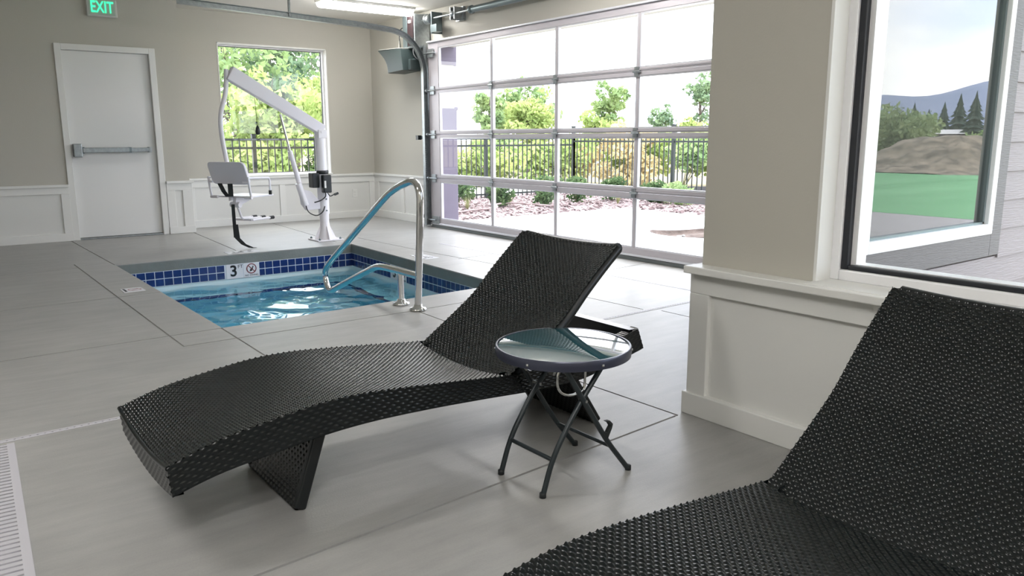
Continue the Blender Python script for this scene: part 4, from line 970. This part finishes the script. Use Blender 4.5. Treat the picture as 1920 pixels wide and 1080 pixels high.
def tree(x, y, h, w, m, n, label, size=.11, crown0=.25, nb=26, group='trees beyond the fence', name='tree', bare=0, z0=-.08):
    e = empty(name, (x, y, z0), label, 'tree', group)
    cz = h * (crown0 + (1 - crown0) / 2); bl = clumps((x, y, z0 + cz), w / 2, w / 2, h * (1 - crown0) / 2, nb, w * .17)
    Leafy().leaves(leaf_points(n, bl, .2), size).build('foliage', m, e)
    t = MB(); t.tube([(x, y, z0), (x + .06 * w, y, z0 + h * .35), (x - .03 * w, y + .03 * w, z0 + h * .65), (x, y, z0 + h * .93)], [.035 * h / 2.4, .028 * h / 2.4, .016 * h / 2.4, .004], 8)
    for k in range(10 + bare):
        b = bl[k % len(bl)]; zs = z0 + h * NR.uniform(.2, .6); p0 = np.array((x, y, zs)); p1 = np.array(b[:3]) + NR.normal(size=3) * .1 * (1 if k < 10 else 3) * w * .3
        mid = (p0 + p1) / 2 + np.array((0, 0, -.05 * w)); t.tube([p0, mid, p1], [.010 * h / 2.4, .007 * h / 2.4, .002], 6)
    t.build('trunk', M['bark'], e); return e
def bush(x, y, h, w, m, n, label, cat='bush', group='brush beyond the fence', size=.07, name='bush', z0=-.08):
    e = empty(name, (x, y, z0), label, cat, group)
    bl = clumps((x, y, z0 + h * .5), w / 2, w / 2, h * .42, 12, w * .22)
    bl = [(b[0], b[1], max(b[2], z0 + b[5] * .8), *b[3:]) for b in bl]
    Leafy().leaves(leaf_points(n, bl, .3), size, up=.4).build('foliage', m, e)
    t = MB()
    for k in range(7): b = bl[k]; t.tube([(x + NR.normal() * .03, y + NR.normal() * .03, z0), ((x + b[0]) / 2, (y + b[1]) / 2, z0 + h * .3), b[:3]], [.008 * w, .006 * w, .002], 6)
    t.build('stems', M['stem'], e); return e
TG = [  # x, y, height, width, leaf material, leaves, label
 (15.2, 21.2, 3.0, 1.3, 'leafC', 1500, 'slim mid green tree rising above the second pane row, leftmost column'),
 (16.6, 21.0, 3.0, 2.6, 'leafB', 2600, 'broad yellow green tree in the second column of the overhead door'),
 (17.6, 22.4, 3.4, 2.6, 'leafC', 2600, 'broad mid green tree behind the yellow green one, second column'),
 (19.5, 20.1, 3.3, 1.5, 'leafC', 1600, 'airy green tree beside the third mullion of the overhead door'),
 (18.6, 19.6, 2.2, 1.6, 'leafB', 1300, 'low yellow green tree in the third column of the overhead door'),
 (22.2, 20.2, 2.6, 1.2, 'leafA', 700, 'small sparse tree with thin twigs in the fourth column'),
 (24.6, 20.4, 4.3, 1.5, 'leafA', 1100, 'tall thin tree beside the pillar, far right of the overhead door'),
 (22.3, 18.6, 2.0, 1.6, 'leafB', 1300, 'pale low tree beside the pillar edge outside'),
 (13.6, 22.4, 2.0, 1.9, 'leafC', 1400, 'low round tree at the left edge of the overhead door view')]
for x, y, h, w_, m, n, lab in TG: tree(x, y, h, w_, M[m], n, lab, size=.085, bare=6)
TW = [
 (6.6, 20.5, 5.6, 3.0, 'leafC', 2000, 'leafy green tree at the left of the picture window'),
 (8.0, 24.0, 6.0, 3.6, 'leafA', 1250, 'tall open blue green tree behind the lift arm in picture window'),
 (9.9, 24.5, 6.2, 3.4, 'leafA', 3400, 'dense blue green tree at the right of the picture window'),
 (8.9, 19.2, 3.2, 2.4, 'leafB', 2400, 'bright green tree low at the right of the picture window'),
 (6.9, 18.2, 2.9, 2.6, 'leafB', 2600, 'bright green tree low behind the hanging lift chair'),
 (7.7, 20.4, 3.7, 2.0, 'leafA', 1700, 'small grey green tree in the middle of the picture window'),
 (9.6, 21.5, 4.4, 2.4, 'leafC', 1500, 'mid green tree at the right rear of the picture window')]
for x, y, h, w_, m, n, lab in TW: tree(x, y, h, w_, M[m], n, lab, size=.095, crown0=.12, nb=34, bare=4)
BR = [(5.2, 17.6, 'leafB'), (6.6, 17.0, 'leafB'), (7.9, 17.2, 'leafC'), (9.1, 16.6, 'leafB'), (10.2, 17.3, 'leafB'), (11.3, 16.3, 'leafB'), (12.4, 17.0, 'leafC'), (13.0, 15.6, 'leafB'), (14.0, 15.9, 'leafD'),
      (14.5, 14.4, 'leafD'), (15.6, 14.8, 'leafB'), (15.5, 13.3, 'leafC'), (16.6, 13.0, 'leafB'), (17.0, 11.8, 'leafB')]
BL = ['yellow green brush at the far left behind the fence in picture window', 'yellow green brush behind the fence, below the lift chair back', 'mid green brush behind the fence in middle of picture window', 'yellow green brush behind the fence at right of picture window',
      'yellow green brush hidden partly by the wall corner outside', 'yellow green brush behind the leftmost fence bars of overhead door', 'darker green brush behind the first fence post', 'yellow green brush between the first two fence posts',
      'tan dry brush left of the fence corner post', 'tan reddish dry brush right of the fence corner post', 'pale green brush rising behind the tan brush', 'green brush left of the right fence post', 'yellow green brush right of the right fence post', 'yellow green brush at the pillar edge outside']
for (x, y, m), lab in zip(BR, BL): bush(x, y, R.uniform(1.35, 1.75), R.uniform(1.7, 2.1), M[m], 1900, lab, size=.075)
SH = [(7.0, 10.75, .50, .45, 'leafE', 'dark shrub on the mulch in the leftmost column of the overhead door'), (7.62, 10.30, .42, .42, 'leafE', 'dark low shrub beside the first mullion on the mulch'), (8.30, 10.05, .50, .52, 'leafE', 'round green shrub on the mulch, left of second mullion'),
      (9.08, 10.15, .44, .46, 'leafE', 'round green shrub on the mulch, right of second mullion'), (9.72, 10.0, .40, .48, 'leafE', 'spreading green shrub on the mulch near the patio corner'), (10.15, 9.35, .36, .40, 'leafE', 'low dark shrub beside the right fence near third mullion'),
      (10.05, 8.75, .34, .45, 'leafC', 'grey green low shrub on the mulch, fourth column')]
for x, y, h, w_, m, lab in SH: bush(x, y, h * 1.15, w_ * 1.35, M[m], 800, lab, 'shrub', 'shrubs on the mulch bed', size=.036, name='shrub', z0=.02)
for x, y, lab in ((6.85, 10.2, 'pale grass tuft on the mulch at the left of overhead door'), (9.55, 9.62, 'yellow grass tuft at the patio corner'), (7.95, 10.55, 'pale grass tuft behind the low dark shrub')):
    e = empty('grass_tuft', (x, y, .03), lab, 'grass', 'grass tufts on the mulch'); g = MB()
    for k in range(70):
        a = R.uniform(0, 6.28); l = R.uniform(.12, .26); o_ = R.uniform(.02, .10); w_ = .004
        g.add([(x - w_ * math.sin(a), y + w_ * math.cos(a), .03), (x + w_ * math.sin(a), y - w_ * math.cos(a), .03), (x + o_ * math.cos(a), y + o_ * math.sin(a), .03 + l)], [(0, 1, 2)])
    g.build('blades', M['leafF'], e)

# fence
def fence(p, q, nposts, per, label, z0=0.0, top=1.13, ends=(1, 1), post_h=.07):
    p = Vector((*p, 0)); q = Vector((*q, 0)); d = (q - p).normalized(); L = (q - p).length
    e = empty('metal_fence', (p.x, p.y, z0), label, 'fence', 'black metal fences'); n = Vector((-d.y, d.x, 0))
    for k in range(nposts):
        if (k == 0 and not ends[0]) or (k == nposts - 1 and not ends[1]): continue
        c = p + d * L * k / (nposts - 1); po = MB().obox((c.x, c.y, z0 + (top + post_h) / 2 - .05), d, n, (0, 0, 1), .0275, .0275, (top + post_h) / 2 + .05).build('post', M['fence'], e)
        MB().obox((c.x, c.y, z0 + top + post_h + .008), d, n, (0, 0, 1), .032, .032, .009).build('post_cap', M['fence'], po)
    m_ = (p + q) / 2
    for zz in (top - .02, top - .145, .10): MB().obox((m_.x, m_.y, z0 + zz), d, n, (0, 0, 1), L / 2, .016, .016).build('rail', M['fence'], e)
    first = None; N = (nposts - 1) * per
    for k in range(N):
        if k % per == 0: continue
        c = p + d * L * k / N
        if first is None: first = MB().obox((c.x, c.y, z0 + top / 2), d, n, (0, 0, 1), .008, .008, top / 2 - .02).build('picket', M['fence'], e); c0 = c
        else:
            o = first.copy(); COL.objects.link(o); o.parent = e; o.location = c - c0
    return e
fence((2.02, 11.9), (10.55, 11.9), 5, 20, 'black metal picket fence behind the mulch and picture window', z0=.02, post_h=.045)
fence((10.55, 11.9), (10.55, 4.1), 4, 24, 'black metal picket fence along the right side of the patio', z0=.02, top=1.2, ends=(1, 1), post_h=.13)
# silt barrier
g = MB(); pts = [(13.2, 14.2, -.05), (13.45, 13.5, -.0), (14.0, 11.4, .07), (14.7, 9.4, .12)]
for a, b in zip(pts[:-1], pts[1:]): g.add([(a[0], a[1], -.08), (b[0], b[1], -.08), (b[0], b[1], b[2]), (a[0], a[1], a[2]), (a[0] + .02, a[1] + .02, -.08), (b[0] + .02, b[1] + .02, -.08), (b[0] + .02, b[1] + .02, b[2]), (a[0] + .02, a[1] + .02, a[2])], [(0, 1, 2, 3), (4, 5, 6, 7), (3, 2, 6, 7), (0, 3, 7, 4), (1, 2, 6, 5), (0, 1, 5, 4)])
tag(g.build('silt_barrier', M['silt']), 'low black fabric silt barrier behind the right fence', 'barrier')
# exterior pier and small light by the overhead door
e = empty('exterior_pier', (5.9, 9.05, 0), 'lavender grey pier outside the left edge of the overhead door', 'pier')
B(5.706, 5.84, 8.90, 9.16, -.07, 1.52).build('pier_body', M['extwall'], e, bevel=.01); B(5.706, 5.85, 8.89, 9.17, 1.50, 1.55).build('pier_cap', M['extwall'], e, bevel=.01)
e = empty('porch_light', (5.80, 8.93, 2.1), 'lavender grey porch light box high outside the overhead door', 'light'); B(5.7035, 5.82, 8.86, 9.0, 2.06, 2.36).build('housing', M['extwall'], e, bevel=.01); B(5.73, 5.80, 8.88, 8.98, 2.045, 2.062).build('lens', M['paper'], e)

# landscape that shows in the outside window
g = MB(); g.grid(terrain(6.0, 33, -20, 1.9, 30, 30, lambda X, Y: -.05 + 0 * X)); 
path = MB(); path.prism([(7.2, 1.8, -.06), (9.0, -6, -.06), (12.6, -6.5, -.06), (12.3, -1.0, -.06), (12.2, 1.8, -.06)], (0, 0, .012)); tag(path.build('path', M['gravel']), 'pale gravel path reflected below the lawn in outside window', 'path', kind='structure')
lw = MB(); lw.prism([(12.2, 1.8, -.07), (12.3, -1.0, -.07), (12.6, -12, -.07), (29.6, -22, -.07), (29.6, -12.3, -.07), (27.9, -7.9, -.07), (27.0, 1.8, -.07)], (0, 0, .025)); tag(lw.build('lawn', M['lawn']), 'bright mown green lawn reflected in the outside window', 'lawn', kind='structure')
# dirt mound
def zm(X, Y):
    u = (X - 30.0) / 2.6; v = (Y + 9.6) / 2.9
    z = 1.25 * np.exp(-(u ** 2) * 1.3 - (v ** 2) * 1.6) + .28 * np.exp(-(u * 1.0) ** 2 - ((v + .55) / .25) ** 2) + .22 * np.exp(-(u ** 2) - ((v - .4) / .22) ** 2)
    return -.08 + z + .05 * np.sin(X * 5.1 + Y * 2.2) * np.sin(Y * 4.3) * (z > .1)
tag(MB().grid(terrain(26.0, 35, -18, -2, 70, 110, zm)).build('dirt_mound', M['mound']), 'brown dirt mound reflected behind the lawn in outside window', 'mound')
tree(40.0, -16.5, 3.1, 4.4, M['leafH'], 5200, 'large round willow green bush reflected in the outside window', size=.13, crown0=.02, nb=40, name='large_bush', group='reflected trees')
bush(43.5, -13.6, 1.5, 4.0, M['leafC'], 1600, 'low green bush row reflected right of the large bush', size=.11, group='reflected trees')
bush(42.5, -19.8, 1.3, 2.6, M['leafC'], 1100, 'low green bush reflected left of the large bush', size=.11, group='reflected trees')
def conifer(x, y, h, w_, lab):
    e = empty('conifer_tree', (x, y, -.08), lab, 'tree', 'dark conifers on the horizon'); g = MB(); n = 11
    for k in range(n):
        z = h * (.12 + .80 * k / n); r_ = w_ / 2 * (1 - k / n) * R.uniform(.8, 1.15) + .05; seg = 14
        ring_ = [(x + r_ * (1 if q % 2 else .62) * math.cos(2 * PI * q / seg), y + r_ * (1 if q % 2 else .62) * math.sin(2 * PI * q / seg), z - h * .035 * (1 if q % 2 else .3)) for q in range(seg)]
        g.add(ring_ + [(x, y, z + h * .13)], [(q, (q + 1) % seg, seg) for q in range(seg)])
    g.build('foliage', M['leafG'], e); MB().tube([(x, y, -.08), (x, y, h * .9)], [.05 * w_, .01], 8).build('trunk', M['bark'], e)
for k, dd in enumerate(np.linspace(-21.2, -33.0, 15)):
    a = math.radians(dd); rr_ = R.uniform(112, 128); h = R.uniform(4.6, 7.6)
    conifer(rr_ * math.cos(a), 3.86 + rr_ * math.sin(a), h, h * .62, 'dark conifer on the horizon reflected in the outside window')
def ridge(dist, a0, a1, hf, n=90):
    g = MB(); rows_ = []
    for t_ in (0, .35, .7, 1.0, 1.5):
        row = []
        for k in range(n):
            a = math.radians(a0 + (a1 - a0) * k / (n - 1)); d_ = dist * (1 + .18 * t_); h = hf(k / (n - 1)) * math.sin(min(t_, 1.0) * PI / 2) * (1 if t_ <= 1 else .6)
            row.append((d_ * math.cos(a), 3.86 + d_ * math.sin(a), -1 + h))
        rows_.append(row)
    g.grid(np.array(rows_)); return g
rd = ridge(560, -60, 8, lambda u: 44 + 9 * math.sin(u * 9 + .6) + 4 * math.sin(u * 23) + 1.6 * math.sin(u * 71)).build('mountain_ridge', M['hill']); tag(rd, 'forested mountain ridge with blue haze in its colour on the horizon', 'mountain', kind='structure')
e = empty('distant_building', (104.5, -43.2, -.08), 'long low pale roofed building reflected at the horizon', 'building')
v0 = Vector((104.2, -44.9, 0)); v1 = Vector((105.8, -41.2, 0)); dv = (v1 - v0).normalized(); nv_ = Vector((dv.y, -dv.x, 0)); mm_ = (v0 + v1) / 2
MB().obox((mm_.x, mm_.y, .7), dv, nv_, (0, 0, 1), 2.4, 1.5, .8).build('wall', M['extwall'], e)
MB().prism([tuple(mm_ - dv * 2.6 + nv_ * a + Vector((0, 0, z))) for a, z in ((-1.8, 1.45), (1.8, 1.45), (0, 2.0))], dv * 5.2).build('roof', M['roof'], e)
e = empty('flagpole', (99.7, -42.6, -.08), 'flagpole with red and white striped flag reflected at horizon', 'flag')
MB().tube([(99.7, -42.6, -.08), (99.7, -42.6, 3.6)], .05, 8).build('pole', M['flagwhite'], e)
for k in range(7): B(99.68, 99.72, -44.0, -42.65, 2.62 + k * .13, 2.75 + k * .13).build('stripe', M['flagred' if k % 2 == 0 else 'flagwhite'], e)
B(99.66, 99.74, -43.25, -42.65, 3.14, 3.53).build('canton', M['flagblue'], e)

# ------------------------------------------------------------------ sky and daylight
wd = bpy.data.worlds.new('overcast_sky'); scene.world = wd; wd.use_nodes = True; nt = wd.node_tree; nt.nodes.clear()
out = nt.nodes.new('ShaderNodeOutputWorld'); bg = nt.nodes.new('ShaderNodeBackground'); tcw = nt.nodes.new('ShaderNodeTexCoord')
mpw = nt.nodes.new('ShaderNodeMapping'); mpw.inputs['Scale'].default_value = (2.0, 2.0, 6.0)
nz = nt.nodes.new('ShaderNodeTexNoise'); nz.inputs['Scale'].default_value = 1.6; nz.inputs['Detail'].default_value = 7.0
rp = nt.nodes.new('ShaderNodeValToRGB'); rp.color_ramp.elements[0].position = .38; rp.color_ramp.elements[1].position = .62
rp.color_ramp.elements[0].color = (.60, .68, .86, 1); rp.color_ramp.elements[1].color = (1.0, .98, 1.0, 1)
nt.links.new(tcw.outputs['Generated'], mpw.inputs[0]); nt.links.new(mpw.outputs[0], nz.inputs['Vector']); nt.links.new(nz.outputs[0], rp.inputs[0]); nt.links.new(rp.outputs[0], bg.inputs[0]); nt.links.new(bg.outputs[0], out.inputs[0])
SKY = .95
bg.inputs['Strength'].default_value = SKY
def portal(loc, rot, sx, sy):
    l = bpy.data.lights.new('daylight_portal', 'AREA'); l.shape = 'RECTANGLE'; l.size = sx; l.size_y = sy; l.cycles.is_portal = True
    o = bpy.data.objects.new('daylight_portal', l); COL.objects.link(o); o.location = loc; o.rotation_euler = rot
portal((XK + .19, 6.37, 1.15), (0, PI / 2, 0), 2.3, 4.8)
portal((4.06, YK + .19, 1.5), (-PI / 2, 0, 0), 1.5, 1.75)
portal((XW + .19, .5, 1.5), (0, PI / 2, 0), 1.75, 2.15)
sn = bpy.data.lights.new('soft_sun', 'SUN'); sn.energy = .8; sn.angle = math.radians(60); sn.color = (1, .97, .92)
so_ = bpy.data.objects.new('soft_sun', sn); COL.objects.link(so_); so_.rotation_euler = Vector((.35, .25, 1)).to_track_quat('Z', 'Y').to_euler(); so_.location = (8, 8, 12)

# ------------------------------------------------------------------ camera
yaw, pitch, roll, fpx = math.radians(52.867), math.radians(-10.844), math.radians(-.148), 1472.9
fw = Vector((math.cos(pitch) * math.cos(yaw), math.cos(pitch) * math.sin(yaw), math.sin(pitch)))
rt_ = Vector((math.sin(yaw), -math.cos(yaw), 0)); up = rt_.cross(fw)
r2 = rt_ * math.cos(roll) + up * math.sin(roll); u2 = -rt_ * math.sin(roll) + up * math.cos(roll)
cam = bpy.data.cameras.new('camera'); co = bpy.data.objects.new('camera', cam); COL.objects.link(co)
co.matrix_world = Matrix(((r2.x, u2.x, -fw.x, 0), (r2.y, u2.y, -fw.y, 0), (r2.z, u2.z, -fw.z, 1.15), (0, 0, 0, 1)))
cam.sensor_width = 36; cam.lens = 36 * fpx / 1920; cam.clip_start = .02; cam.clip_end = 2000
scene.camera = co
scene.view_settings.view_transform = 'Standard'; scene.view_settings.look = 'None'; scene.view_settings.gamma = 1.0; scene.view_settings.use_curve_mapping = False
scene.view_settings.exposure = 2.95
scene.cycles.max_bounces = 12; scene.cycles.transparent_max_bounces = 16; scene.cycles.diffuse_bounces = 6
